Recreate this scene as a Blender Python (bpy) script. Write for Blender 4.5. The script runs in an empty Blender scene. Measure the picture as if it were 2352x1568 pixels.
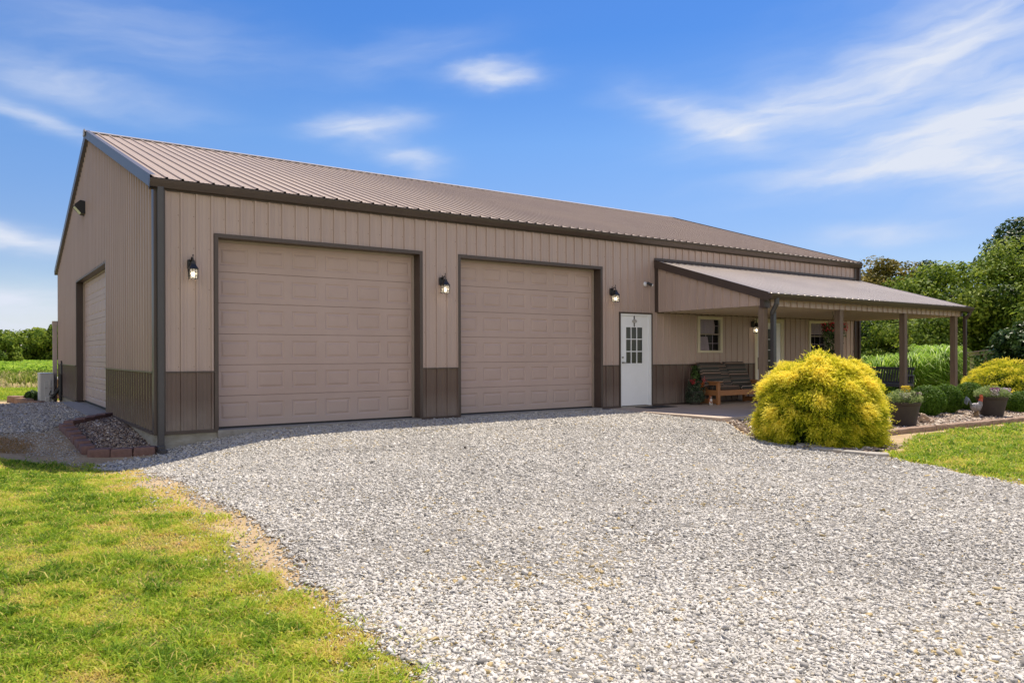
import bpy, bmesh, math, random
import numpy as np
from mathutils import Vector, Matrix
R_ = math.radians
random.seed(7); RNG = np.random.default_rng(11)
S = bpy.context.scene; COL = S.collection

# ---------------------------------------------------------------- camera
CAM = np.array([-2.3957, -12.8172, 1.1955]); YAW = 0.620443; ROLL = -0.00326
cd = bpy.data.cameras.new('camera'); cam = bpy.data.objects.new('camera', cd); COL.objects.link(cam)
Fv = Vector((math.sin(YAW), math.cos(YAW), 0)); Rv = Vector((math.cos(YAW), -math.sin(YAW), 0)); Zv = Vector((0, 0, 1))
rx = Rv * math.cos(ROLL) + Zv * math.sin(ROLL); up = Zv * math.cos(ROLL) - Rv * math.sin(ROLL)
m = Matrix.Identity(4)
for i in range(3):
    m[i][0] = rx[i]; m[i][1] = up[i]; m[i][2] = -Fv[i]; m[i][3] = CAM[i]
cam.matrix_world = m
cd.sensor_width = 36; cd.lens = 36 * 1752.9 / 2352; cd.shift_y = (813.8 - 784) / 2352
cd.clip_start = 0.05; cd.clip_end = 3000
S.camera = cam
S.render.resolution_x = 1024; S.render.resolution_y = 682

# ---------------------------------------------------------------- light
SUNDIR = Vector((1.8, 1.0, 4.18)).normalized()
EL = math.asin(SUNDIR.z); AZ = math.atan2(SUNDIR.x, SUNDIR.y)
sd = bpy.data.lights.new('sun', 'SUN'); sun = bpy.data.objects.new('sun', sd); COL.objects.link(sun)
sd.energy = 3.7; sd.angle = R_(0.55); sd.color = (1.0, 0.90, 0.76)
sun.rotation_euler = SUNDIR.to_track_quat('Z', 'Y').to_euler()
S.view_settings.view_transform = 'Standard'; S.view_settings.look = 'None'
S.view_settings.exposure = 0.85; S.view_settings.gamma = 1
SKY_STRENGTH = 0.15

W = bpy.data.worlds.new('World'); S.world = W; W.use_nodes = True
nt = W.node_tree; nt.nodes.clear()
def N(t, **k):
    n = nt.nodes.new(t)
    for a, v in k.items(): setattr(n, a, v)
    return n
def MT(op, a, b=None, c=None, clamp=False):
    n = nt.nodes.new('ShaderNodeMath'); n.operation = op; n.use_clamp = clamp
    for i, v in enumerate((a, b, c)):
        if v is None: continue
        if isinstance(v, (int, float)): n.inputs[i].default_value = v
        else: nt.links.new(v, n.inputs[i])
    return n.outputs[0]
sky = N('ShaderNodeTexSky', sky_type='NISHITA', sun_disc=False, sun_elevation=EL, sun_rotation=AZ,
        altitude=100, air_density=1.0, dust_density=0.3, ozone_density=2.0)
tc = N('ShaderNodeTexCoord'); sx = N('ShaderNodeSeparateXYZ'); nt.links.new(tc.outputs['Generated'], sx.inputs[0])
az = MT('MULTIPLY', MT('ARCTAN2', sx.outputs[0], sx.outputs[1]), 57.2958)
el = MT('MULTIPLY', MT('ARCSINE', sx.outputs[2]), 57.2958)
cb = N('ShaderNodeCombineXYZ'); nt.links.new(MT('MULTIPLY', az, 0.10), cb.inputs[0]); nt.links.new(MT('MULTIPLY', el, 0.30), cb.inputs[1])
nz = N('ShaderNodeTexNoise'); nz.inputs['Scale'].default_value = 1.0; nz.inputs['Detail'].default_value = 5; nz.inputs['Roughness'].default_value = 0.52
nt.links.new(cb.outputs[0], nz.inputs['Vector'])
sp = N('ShaderNodeSeparateColor'); nt.links.new(nz.outputs['Color'], sp.inputs[0])
azw = MT('ADD', az, MT('MULTIPLY', MT('SUBTRACT', sp.outputs[0], 0.5), 7.0))
elw = MT('ADD', el, MT('MULTIPLY', MT('SUBTRACT', sp.outputs[1], 0.5), 3.4))
cb2 = N('ShaderNodeCombineXYZ'); nt.links.new(MT('MULTIPLY', azw, 0.18), cb2.inputs[0]); nt.links.new(MT('MULTIPLY', MT('SUBTRACT', elw, MT('MULTIPLY', azw, 0.12)), 0.95), cb2.inputs[1])
nz2 = N('ShaderNodeTexNoise'); nz2.inputs['Scale'].default_value = 1.0; nz2.inputs['Detail'].default_value = 5; nz2.inputs['Roughness'].default_value = 0.52
nt.links.new(cb2.outputs[0], nz2.inputs['Vector'])
streak = MT('MULTIPLY_ADD', nz2.outputs['Fac'], 2.9, -0.8, clamp=True)
CL = [(5, 17.0, 7, 1.0, -6, .42), (3.2, 14.9, 5, .7, -14, .5), (1.5, 7.4, 5.5, .7, -3, .85), (2.0, 3.3, 4.2, 1.3, 0, 1.0), (3, 1.6, 5, .8, 0, .7),
      (34.2, 20.0, 3.0, .7, 0, .85), (24.6, 16.5, 3.4, .9, 2, .8), (28.3, 14.5, 2.6, .8, -6, .6), (62.0, 8.3, 3.4, .6, 0, .5),
      (49.5, 16.3, 4.5, 1.3, -22, .62), (55.0, 16.6, 5.0, 1.2, 14, .6), (63.5, 18.7, 6.0, 2.2, 24, .55), (70, 20, 6, 4, 0, .35),
      (63, 13.4, 8.0, 1.2, 12, .65), (70, 14.6, 5.0, 2.3, 10, .75), (68, 10.8, 5.0, 1.0, -12, .65), (60, 12.0, 7, .5, 2, .35),
      (60, 18, 11, 4, 12, .20), (67, 13, 9, 4, 5, .22), (9, 20.5, 9, 2.2, 0, .25), (28, 21.5, 6, 1.2, 10, .2), (85, 12, 10, 2.5, 8, .6), (-20, 16, 12, 1.6, -8, .5), (-12, 7, 10, 1.0, 0, .6),
      (110, 18, 12, 2, 10, .4), (-60, 20, 16, 2.4, 6, .5), (160, 15, 18, 2, 0, .4), (-130, 14, 18, 2.4, 4, .5)]
acc = None
for (ca, ce, L, w, t, s) in CL:
    c, q = math.cos(R_(t)), math.sin(R_(t))
    da = MT('SUBTRACT', azw, ca); de = MT('SUBTRACT', elw, ce)
    a = MT('ADD', MT('MULTIPLY', da, c / L), MT('MULTIPLY', de, q / L))
    b = MT('ADD', MT('MULTIPLY', da, -q / w), MT('MULTIPLY', de, c / w))
    g = MT('MULTIPLY', MT('EXPONENT', MT('MULTIPLY', MT('ADD', MT('MULTIPLY', a, a), MT('MULTIPLY', b, b)), -1.0)), s)
    acc = g if acc is None else MT('ADD', acc, g)
cl = MT('MULTIPLY', acc, MT('MULTIPLY_ADD', streak, 0.52, 0.48))
cl = MT('MULTIPLY_ADD', cl, 1.15, 0.0, clamp=True)
hs = N('ShaderNodeHueSaturation'); hs.inputs['Saturation'].default_value = 1.15; hs.inputs['Value'].default_value = .90; hs.inputs['Hue'].default_value = 0.506
gr = N('ShaderNodeValToRGB'); ge = gr.color_ramp.elements
for _ in range(3): ge.new(.5)
for k_, (p_, c_) in enumerate([(0, (.46, .44, .48)), (.18, (.42, .43, .49)), (.34, (.44, .50, .56)), (.5, (.36, .46, .57)), (1, (.42, .49, .63))]): ge[k_].position = p_; ge[k_].color = (*c_, 1)
nt.links.new(MT('MULTIPLY', el, 1 / 45.0, clamp=True), gr.inputs[0])
ml = N('ShaderNodeMix', data_type='RGBA', blend_type='MULTIPLY'); ml.inputs[0].default_value = 1; nt.links.new(sky.outputs[0], ml.inputs[6]); nt.links.new(gr.outputs[0], ml.inputs[7])
nt.links.new(ml.outputs[2], hs.inputs['Color'])
mx = N('ShaderNodeMix', data_type='RGBA'); nt.links.new(cl, mx.inputs[0]); nt.links.new(hs.outputs[0], mx.inputs[6]); mx.inputs[7].default_value = (2.75, 2.95, 3.4, 1)
# unseen bright clouds added behind the camera to brighten the front walls
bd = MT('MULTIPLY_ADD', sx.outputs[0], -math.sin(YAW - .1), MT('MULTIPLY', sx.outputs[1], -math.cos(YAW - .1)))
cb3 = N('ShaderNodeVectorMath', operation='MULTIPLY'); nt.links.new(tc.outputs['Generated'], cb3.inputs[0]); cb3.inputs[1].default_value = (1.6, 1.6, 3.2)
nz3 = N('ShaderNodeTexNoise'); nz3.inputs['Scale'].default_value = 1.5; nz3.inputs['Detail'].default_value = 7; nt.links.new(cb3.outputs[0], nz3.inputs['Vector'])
fill_clouds = MT('MULTIPLY', MT('MULTIPLY_ADD', nz3.outputs['Fac'], 5.0, -1.75, clamp=True), MT('MULTIPLY_ADD', bd, 4.0, -.35, clamp=True))
fill_clouds = MT('MULTIPLY', fill_clouds, MT('MULTIPLY', sx.outputs[2], 12.0, clamp=True)); fill_clouds = MT('MULTIPLY', fill_clouds, MT('MULTIPLY_ADD', sx.outputs[2], -2.2, 1.75, clamp=True))
mb_ = N('ShaderNodeMix', data_type='RGBA'); nt.links.new(fill_clouds, mb_.inputs[0]); nt.links.new(mx.outputs[2], mb_.inputs[6]); mb_.inputs[7].default_value = (5.4, 5.1, 4.75, 1)
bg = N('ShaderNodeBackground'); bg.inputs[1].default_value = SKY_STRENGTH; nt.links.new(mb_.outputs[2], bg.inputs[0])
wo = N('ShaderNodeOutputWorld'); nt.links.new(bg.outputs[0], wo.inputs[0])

# ---------------------------------------------------------------- materials
def mat(name, base=(.5, .5, .5), rough=.6, metal=0.0, spec=.5, noise=None, attr=None, bump=None, coat=0, trans=0, alpha=1, emit=None, vary=0.0, weave=None, splash=0):
    """noise=(scale, colour2, amount[, stretch]) ; attr=(name, ramp list) ; bump=(scale,strength,dist[,stretch])"""
    M = bpy.data.materials.new(name); M.use_nodes = True
    T_ = M.node_tree; nd = T_.nodes; ln = T_.links; P = nd['Principled BSDF']
    P.inputs['Base Color'].default_value = (*base, 1); P.inputs['Roughness'].default_value = rough
    P.inputs['Metallic'].default_value = metal; P.inputs['Specular IOR Level'].default_value = spec
    P.inputs['Coat Weight'].default_value = coat
    if trans: P.inputs['Transmission Weight'].default_value = trans
    if alpha < 1: P.inputs['Alpha'].default_value = alpha
    if emit: P.inputs['Emission Color'].default_value = (*emit[0], 1); P.inputs['Emission Strength'].default_value = emit[1]
    out = None
    def coord(stretch):
        g = nd.new('ShaderNodeTexCoord'); mp = nd.new('ShaderNodeMapping'); mp.inputs['Scale'].default_value = stretch
        ln.new(g.outputs['Object'], mp.inputs[0]); return mp.outputs[0]
    if attr:
        a = nd.new('ShaderNodeAttribute'); a.attribute_name = attr[0]
        r = nd.new('ShaderNodeValToRGB'); r.color_ramp.interpolation = 'LINEAR'
        e = r.color_ramp.elements
        while len(e) < len(attr[1]): e.new(0.5)
        for k, (p, c) in enumerate(attr[1]): e[k].position = p; e[k].color = (*c, 1)
        ln.new(a.outputs['Fac'], r.inputs[0]); out = r.outputs[0]
    if noise:
        sc, c2, amt = noise[:3]; st = noise[3] if len(noise) > 3 else (1, 1, 1)
        n = nd.new('ShaderNodeTexNoise'); n.inputs['Scale'].default_value = sc; n.inputs['Detail'].default_value = 6; n.inputs['Roughness'].default_value = .65
        ln.new(coord(st), n.inputs['Vector'])
        mr = nd.new('ShaderNodeMapRange'); mr.inputs[1].default_value = .35; mr.inputs[2].default_value = .68; mr.inputs[4].default_value = amt
        ln.new(n.outputs['Fac'], mr.inputs[0])
        x = nd.new('ShaderNodeMix'); x.data_type = 'RGBA'; ln.new(mr.outputs[0], x.inputs[0])
        if out: ln.new(out, x.inputs[6])
        else: x.inputs[6].default_value = (*base, 1)
        x.inputs[7].default_value = (*c2, 1); out = x.outputs[2]
    if vary:
        g = nd.new('ShaderNodeNewGeometry'); h = nd.new('ShaderNodeHueSaturation')
        mr = nd.new('ShaderNodeMapRange'); mr.inputs[3].default_value = 1 - vary; mr.inputs[4].default_value = 1 + vary
        ln.new(g.outputs['Random Per Island'], mr.inputs[0]); ln.new(mr.outputs[0], h.inputs['Value'])
        if out: ln.new(out, h.inputs['Color'])
        else: h.inputs['Color'].default_value = (*base, 1)
        out = h.outputs[0]
    if splash:
        tcg = nd.new('ShaderNodeTexCoord'); sz_ = nd.new('ShaderNodeSeparateXYZ'); ln.new(tcg.outputs['Object'], sz_.inputs[0])
        hz_n = nd.new('ShaderNodeMapRange'); hz_n.inputs[1].default_value = 0.0; hz_n.inputs[2].default_value = splash; hz_n.inputs[3].default_value = 1; hz_n.inputs[4].default_value = 0; ln.new(sz_.outputs[2], hz_n.inputs[0])
        n = nd.new('ShaderNodeTexNoise'); n.inputs['Scale'].default_value = 5; n.inputs['Detail'].default_value = 8; n.inputs['Roughness'].default_value = .7; ln.new(coord((1, 1, .45)), n.inputs['Vector'])
        pw = nd.new('ShaderNodeMath'); pw.operation = 'MULTIPLY'; ln.new(hz_n.outputs[0], pw.inputs[0]); ln.new(n.outputs['Fac'], pw.inputs[1]); pw.use_clamp = True; hz_n.inputs[3].default_value = .55
        x = nd.new('ShaderNodeMix'); x.data_type = 'RGBA'; ln.new(pw.outputs[0], x.inputs[0]); ln.new(out, x.inputs[6]); x.inputs[7].default_value = (.40, .36, .31, 1); out = x.outputs[2]
    if out: ln.new(out, P.inputs['Base Color'])
    if bump:
        sc, st_, ds = bump[:3]; st = bump[3] if len(bump) > 3 else (1, 1, 1)
        n = nd.new('ShaderNodeTexNoise'); n.inputs['Scale'].default_value = sc; n.inputs['Detail'].default_value = 5
        ln.new(coord(st), n.inputs['Vector'])
        b = nd.new('ShaderNodeBump'); b.inputs['Strength'].default_value = st_; b.inputs['Distance'].default_value = ds
        ln.new(n.outputs['Fac'], b.inputs['Height']); ln.new(b.outputs[0], P.inputs['Normal'])
    return M

def leafmat(name, ramp, transl=.35, rough=.55, attr='tone'):
    M = mat(name, rough=rough, spec=.10, attr=(attr, ramp))
    nd = M.node_tree.nodes; ln = M.node_tree.links; P = nd['Principled BSDF']; src = P.inputs['Base Color'].links[0].from_socket
    t = nd.new('ShaderNodeBsdfTranslucent'); h = nd.new('ShaderNodeHueSaturation'); h.inputs['Value'].default_value = 1.35; h.inputs['Hue'].default_value = .49
    ln.new(src, h.inputs['Color']); ln.new(h.outputs[0], t.inputs[0])
    x = nd.new('ShaderNodeMixShader'); x.inputs[0].default_value = transl
    ln.new(P.outputs[0], x.inputs[1]); ln.new(t.outputs[0], x.inputs[2])
    ln.new(x.outputs[0], nd['Material Output'].inputs[0]); return M

TAN = (.45, .340, .292); BRN = (.075, .055, .048)
M_tan = mat('tan painted steel', TAN, .33, spec=.5, noise=(1.1, (.39, .29, .245), .8, (2.2, 2.2, .35)), bump=(2.5, .25, .02, (1, 1, .25)))
M_wains = mat('brown painted steel', (.135, .086, .070), .27, noise=(1.2, (.10, .068, .058), .8, (2, 2, .5)), bump=(3, .2, .015), splash=.5)
M_roof = mat('roof painted steel', (.41, .318, .243), .48, spec=.25, noise=(.5, (.36, .28, .225), .8, (1, 1, 1)), bump=(3, .2, .015))
M_trim = mat('dark brown trim', (.068, .047, .038), .38, noise=(3, (.052, .036, .03), .6))
M_rake = mat('grey trim metal', (.13, .12, .125), .4, metal=.3, noise=(2, (.10, .095, .10), .6))
M_ds = mat('charcoal downspout', (.055, .053, .057), .35, noise=(4, (.04, .04, .045), .6))
M_door = mat('overhead door paint', (.45, .335, .288), .5, noise=(.9, (.39, .285, .24), .7), bump=(1.6, .35, .02), splash=.55)
M_stop = mat('tan door stop', (.36, .29, .23), .55, noise=(6, (.3, .24, .19), .5))
M_conc = mat('concrete', (.36, .34, .30), .85, noise=(5, (.22, .20, .165), .9), bump=(30, .3, .01))
M_slab = mat('porch concrete', (.52, .42, .33), .8, noise=(1.3, (.42, .33, .25), .9), bump=(40, .2, .006))
M_block = mat('foundation block', (.35, .33, .28), .88, noise=(3, (.20, .18, .13), .9, (1, 1, 3)), bump=(35, .4, .012))
M_white = mat('white paint', (.84, .85, .86), .45, noise=(5, (.78, .79, .80), .5))
M_vinyl = mat('almond vinyl', (.66, .60, .44), .45, noise=(5, (.6, .54, .4), .5))
M_glass = mat('window glass', (.045, .05, .045), .12, spec=.4, noise=(1.5, (.03, .035, .03), .8))
M_clear = mat('clear pane', (.03, .03, .035), .04, spec=.5, alpha=.12)
M_dark = mat('dark room', (.02, .018, .018), .9, noise=(3, (.03, .028, .03), .5))
M_curt = mat('lilac curtain', (.50, .42, .50), .9, noise=(8, (.42, .35, .42), .6, (1, 1, .2)))
M_black = mat('black metal', (.014, .014, .015), .42, noise=(30, (.022, .022, .024), .6))
M_bulb = mat('lit bulb', (1, .9, .75), .4, emit=((1.0, .83, .60), 7.0), noise=(10, (1, .88, .7), .3))
M_lglass = mat('seeded lantern glass', (.75, .73, .68), .12, alpha=.35, bump=(60, .4, .004), noise=(20, (.6, .58, .52), .4))
M_wood = mat('weathered post wood', (.20, .145, .105), .75, noise=(6, (.13, .09, .065), .9, (4, 4, .35)), bump=(12, .35, .006, (5, 5, .3)))
M_cedar = mat('stained bench wood', (.40, .18, .07), .5, noise=(7, (.30, .125, .045), .9, (1, 5, 5)), bump=(14, .2, .004, (1, 6, 6)))
M_ceil = mat('porch ceiling steel', (.52, .42, .31), .5, noise=(2, (.46, .37, .27), .7))
M_blockr = mat('red retaining block', (.20, .115, .095), .9, noise=(9, (.13, .075, .065), .9), bump=(45, .5, .012))
M_tanblk = mat('tan edging block', (.34, .23, .155), .9, noise=(7, (.22, .14, .095), .9), bump=(45, .5, .012))
M_stone = mat('limestone', (.42, .39, .34), .85, noise=(8, (.28, .25, .21), .9), bump=(25, .5, .015))
M_brownrock = mat('brown rock', (.30, .18, .11), .85, noise=(8, (.17, .1, .065), .9), bump=(20, .6, .02))
M_plastic = mat('dark pot plastic', (.040, .030, .026), .6, noise=(10, (.055, .042, .036), .7), bump=(60, .1, .004))
M_hp = mat('grey enamel', (.50, .49, .46), .4, noise=(4, (.43, .42, .40), .6))
M_rubber = mat('black insulation', (.012, .012, .012), .6, noise=(15, (.02, .02, .02), .6), bump=(40, .3, .004))
M_swing = mat('dark swing paint', (.055, .060, .080), .45, noise=(6, (.075, .08, .10), .7, (1, 4, 4)))
M_bark = mat('bark', (.10, .075, .055), .9, noise=(6, (.055, .042, .032), .9, (4, 4, .6)), bump=(10, .8, .03, (4, 4, .6)))
M_mat = mat('rubber mat', (.02, .02, .022), .9, noise=(40, (.035, .035, .035), .8), bump=(80, .5, .004))

# ---------------------------------------------------------------- mesh helpers
class MB:
    def __init__(s): s.v = []; s.f = []
    def face(s, pts):
        i = len(s.v); s.v += [tuple(p) for p in pts]; s.f.append(tuple(range(i, i + len(pts)))); return s
    def box(s, x0, x1, y0, y1, z0, z1):
        return s.obox(((x0 + x1) / 2, (y0 + y1) / 2, (z0 + z1) / 2), (abs(x1 - x0), abs(y1 - y0), abs(z1 - z0)))
    def obox(s, c, d, rot=None, bev=0.0):
        i = len(s.v); c = Vector(c)
        for dx in (-.5, .5):
            for dy in (-.5, .5):
                for dz in (-.5, .5):
                    p = Vector((dx * d[0], dy * d[1], dz * d[2]))
                    if rot is not None: p = rot @ p
                    s.v.append(tuple(c + p))
        for q in ((0, 1, 3, 2), (4, 6, 7, 5), (0, 4, 5, 1), (2, 3, 7, 6), (0, 2, 6, 4), (1, 5, 7, 3)): s.f.append(tuple(i + k for k in q))
        return s
    def bar(s, a, b, w, h, roll=0):
        a = Vector(a); b = Vector(b); d = b - a; L = d.length
        q = d.to_track_quat('X', 'Z').to_matrix() @ Matrix.Rotation(roll, 3, 'X')
        return s.obox((a + b) / 2, (L, w, h), q)
    def sweep(s, pts, rad, n=10, cap=True, flat=None):
        pts = [Vector(p) for p in pts]
        if isinstance(rad, (int, float)): rad = [rad] * len(pts)
        base = len(s.v); u = None
        for k, p in enumerate(pts):
            t = (pts[min(k + 1, len(pts) - 1)] - pts[max(k - 1, 0)]).normalized()
            if u is None: u = t.orthogonal().normalized()
            u = (u - t * u.dot(t)).normalized(); w = t.cross(u)
            for j in range(n):
                a = 2 * math.pi * j / n
                o = u * (math.cos(a) * rad[k]) + w * (math.sin(a) * rad[k])
                if flat: o = Vector((o.x * flat[0], o.y * flat[1], o.z * flat[2]))
                s.v.append(tuple(p + o))
        for k in range(len(pts) - 1):
            for j in range(n):
                a = base + k * n + j; b = base + k * n + (j + 1) % n
                s.f.append((a, b, b + n, a + n))
        if cap:
            s.f.append(tuple(base + j for j in reversed(range(n)))); s.f.append(tuple(base + (len(pts) - 1) * n + j for j in range(n)))
        return s
    def lathe(s, prof, c=(0, 0, 0), n=28, a0=0.0):
        base = len(s.v)
        for (r, z) in prof:
            for j in range(n):
                a = a0 + 2 * math.pi * j / n; s.v.append((c[0] + r * math.cos(a), c[1] + r * math.sin(a), c[2] + z))
        for k in range(len(prof) - 1):
            for j in range(n):
                a = base + k * n + j; b = base + k * n + (j + 1) % n; s.f.append((a, b, b + n, a + n))
        return s
    def ell(s, c, r, n=14, m_=8, rot=None):
        base = len(s.v); c = Vector(c)
        for k in range(m_ + 1):
            th = math.pi * k / m_
            for j in range(n):
                a = 2 * math.pi * j / n
                p = Vector((r[0] * math.sin(th) * math.cos(a), r[1] * math.sin(th) * math.sin(a), r[2] * math.cos(th)))
                if rot is not None: p = rot @ p
                s.v.append(tuple(c + p))
        for k in range(m_):
            for j in range(n):
                a = base + k * n + j; b = base + k * n + (j + 1) % n; s.f.append((a, a + n, b + n, b))
        return s
    def build(s, name, material, parent=None, smooth=False, bevel=0, loc=None):
        me = bpy.data.meshes.new(name); me.from_pydata(s.v, [], s.f); me.update()
        if smooth:
            bm = bmesh.new(); bm.from_mesh(me); bmesh.ops.remove_doubles(bm, verts=bm.verts, dist=1e-5); bm.to_mesh(me); bm.free()
            me.polygons.foreach_set('use_smooth', [True] * len(me.polygons))
            me.set_sharp_from_angle(angle=R_(50))
        o = bpy.data.objects.new(name, me); COL.objects.link(o); me.materials.append(material)
        if parent: o.parent = parent
        if loc: o.location = loc
        if bevel:
            b = o.modifiers.new('bevel', 'BEVEL'); b.width = bevel; b.segments = 2; b.limit_method = 'ANGLE'; b.angle_limit = R_(40)
        return o
def tag(o, label=None, cat=None, group=None, kind=None):
    if label: o['label'] = label
    if cat: o['category'] = cat
    if group: o['group'] = group
    if kind: o['kind'] = kind
    return o
def thing(name, label, cat, loc=(0, 0, 0), rz=0, group=None):
    o = bpy.data.objects.new(name, None); COL.objects.link(o); o.location = loc; o.rotation_euler = (0, 0, rz); o.empty_display_size = .2
    return tag(o, label, cat, group)
def copy_tree(o, parent=None):
    c = o.copy(); COL.objects.link(c)
    if parent: c.parent = parent
    for ch in list(o.children): copy_tree(ch, c)
    return c
def npmesh(name, V, polys, material, parent=None, attrs=None, smooth=False):
    me = bpy.data.meshes.new(name); V = np.asarray(V, np.float32)
    me.vertices.add(len(V)); me.vertices.foreach_set('co', V.ravel())
    loops = np.concatenate([p.ravel() for p in polys]).astype(np.int32)
    counts = np.concatenate([np.full(len(p), p.shape[1], np.int32) for p in polys])
    starts = np.concatenate([[0], np.cumsum(counts)[:-1]]).astype(np.int32)
    me.loops.add(len(loops)); me.loops.foreach_set('vertex_index', loops)
    me.polygons.add(len(counts)); me.polygons.foreach_set('loop_start', starts)
    try: me.polygons.foreach_set('loop_total', counts)
    except Exception: pass
    if smooth: me.polygons.foreach_set('use_smooth', np.ones(len(counts), bool))
    me.update(calc_edges=True)
    if attrs:
        for k, a in attrs.items():
            at = me.attributes.new(k, 'FLOAT', 'POINT'); at.data.foreach_set('value', np.asarray(a, np.float32))
    me.materials.append(material)
    o = bpy.data.objects.new(name, me); COL.objects.link(o)
    if parent: o.parent = parent
    return o
_G = RNG.random((64, 64))
def vnoise(x, y, sc, seed=0):
    x = np.asarray(x) / sc + seed * 17.3; y = np.asarray(y) / sc + seed * 5.7
    xi = np.floor(x).astype(int); yi = np.floor(y).astype(int); fx = x - xi; fy = y - yi
    fx = fx * fx * (3 - 2 * fx); fy = fy * fy * (3 - 2 * fy); g = lambda a, b: _G[a % 64, b % 64]
    return (g(xi, yi) * (1 - fx) + g(xi + 1, yi) * fx) * (1 - fy) + (g(xi, yi + 1) * (1 - fx) + g(xi + 1, yi + 1) * fx) * fy
def fbm(x, y, sc, seed=0): return .55 * vnoise(x, y, sc, seed) + .28 * vnoise(x, y, sc / 2.1, seed + 3) + .17 * vnoise(x, y, sc / 4.3, seed + 7)
def sstep(a, b, x): t = np.clip((x - a) / (b - a), 0, 1); return t * t * (3 - 2 * t)

# ---------------------------------------------------------------- terrain
def T(x, y):
    x = np.asarray(x, float); y = np.asarray(y, float)
    return (-0.05 - 0.35 * np.exp(-((x + .8) / 1.6) ** 2 - ((y + .5) / 2.5) ** 2) - 0.022 * np.clip(-y, 0, 14)
            - 0.24 * sstep(10, 15, y))
def Tz(x, y): return float(T(x, y))
def inpoly(x, y, poly):
    x = np.asarray(x); y = np.asarray(y); r = np.zeros(x.shape, bool); n = len(poly)
    for i in range(n):
        x0, y0 = poly[i]; x1, y1 = poly[(i + 1) % n]
        c = ((y0 > y) != (y1 > y)) & (x < (x1 - x0) * (y - y0) / (y1 - y0 + 1e-12) + x0); r ^= c
    return r
DRIVE = [(-.50, -20), (-.72, -10.5), (-.74, -9.5), (-.66, -8.2), (-.52, -7.2), (-.46, -6.2), (-.48, -4.8), (-.45, -3.2), (-.42, -1.4), (-.75, -.72), (-.9, -.2), (-.5, -.05), (-.02, -.25), (0.0, .05),
         (9.5, .05), (9.42, -3.3), (8.9, -3.9), (8.2, -4.6), (7.7, -5.4), (7.45, -6.2), (7.45, -6.9), (7.6, -7.4), (7.5, -7.9), (7.2, -8.6), (6.85, -9.4), (6.4, -11), (5.6, -14), (4.5, -20)]
SIDE = [(-7, 2.2), (-1.95, 2.45), (-1.15, 2.6), (-1.2, 3.0), (-.15, 4.5), (-.06, 4.5), (-.02, 4.95), (-.40, 5.0), (-.40, 10.55), (-.02, 10.6), (0, 13.5), (-1.0, 13.2), (-2.2, 13.0), (-7, 13)]
BEDL = [(0.0, .1), (-.75, .62), (-.85, 1.4), (-.97, 2.8), (-.12, 4.2), (0, 4.35)]
BEDR = [(9.6, -3.15), (20, -3.15), (20.8, -5.0), (19.2, -6.1), (17.0, -6.18), (15.0, -6.12), (12.7, -6.0), (11.3, -5.95), (10.4, -5.9), (9.6, -6.3), (8.9, -7.0), (7.8, -7.1), (7.45, -6.6), (7.7, -5.4), (8.9, -3.9)]
LAWNL = [(-.85, -20), (-.85, -9.4), (-.88, -8), (-.85, -6.5), (-.85, -5.2), (-1.0, -4.2), (-.95, -2.2), (-.95, -.9), (-1.05, -.35), (-1.6, -.05), (-2.6, .15), (-12, .6), (-14, -20)]
LAWNR = [(7.75, -7.35), (8.7, -7.15), (9.8, -6.65), (10.8, -6.35), (12.5, -6.35), (15, -6.45), (19, -6.5), (30, -7), (30, -24), (6.0, -24), (5.8, -14), (6.55, -11), (6.95, -9.4), (7.3, -8.6), (7.6, -7.9)]

# ground sheet
xs = np.unique(np.concatenate([np.linspace(-900, -30, 18), np.arange(-30, -4, 1.0), np.arange(-4, 14, .12), np.arange(14, 34, .5), np.linspace(34, 900, 20)]))
ys = np.unique(np.concatenate([np.linspace(-300, -22, 10), np.arange(-22, -13, .6), np.arange(-13, 6, .12), np.arange(6, 40, .5), np.linspace(40, 1200, 22)]))
GX, GY = np.meshgrid(xs, ys); GZ = T(GX, GY)
GZ = GZ + (fbm(GX, GY, .9, 2) - .5) * .012 * (np.hypot(GX, GY) < 40)
ny, nx = GX.shape; idx = np.arange(nx * ny).reshape(ny, nx)
q = np.stack([idx[:-1, :-1], idx[:-1, 1:], idx[1:, 1:], idx[1:, :-1]], -1).reshape(-1, 4)
wob = (fbm(GX, GY, .5, 5) - .5) * .35
grassmask = (inpoly(GX + wob, GY + wob, LAWNL) | inpoly(GX + wob, GY - wob, LAWNR)).astype(float)
far = (GX < -6) | (GY > 18.0 + wob) | (GX > 20.5)
grassmask = np.maximum(grassmask, far.astype(float))
grassmask[(GY > 17.3) & (GX < -1.0)] = 1.0
M_ground = bpy.data.materials.new('ground'); M_ground.use_nodes = True
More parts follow.
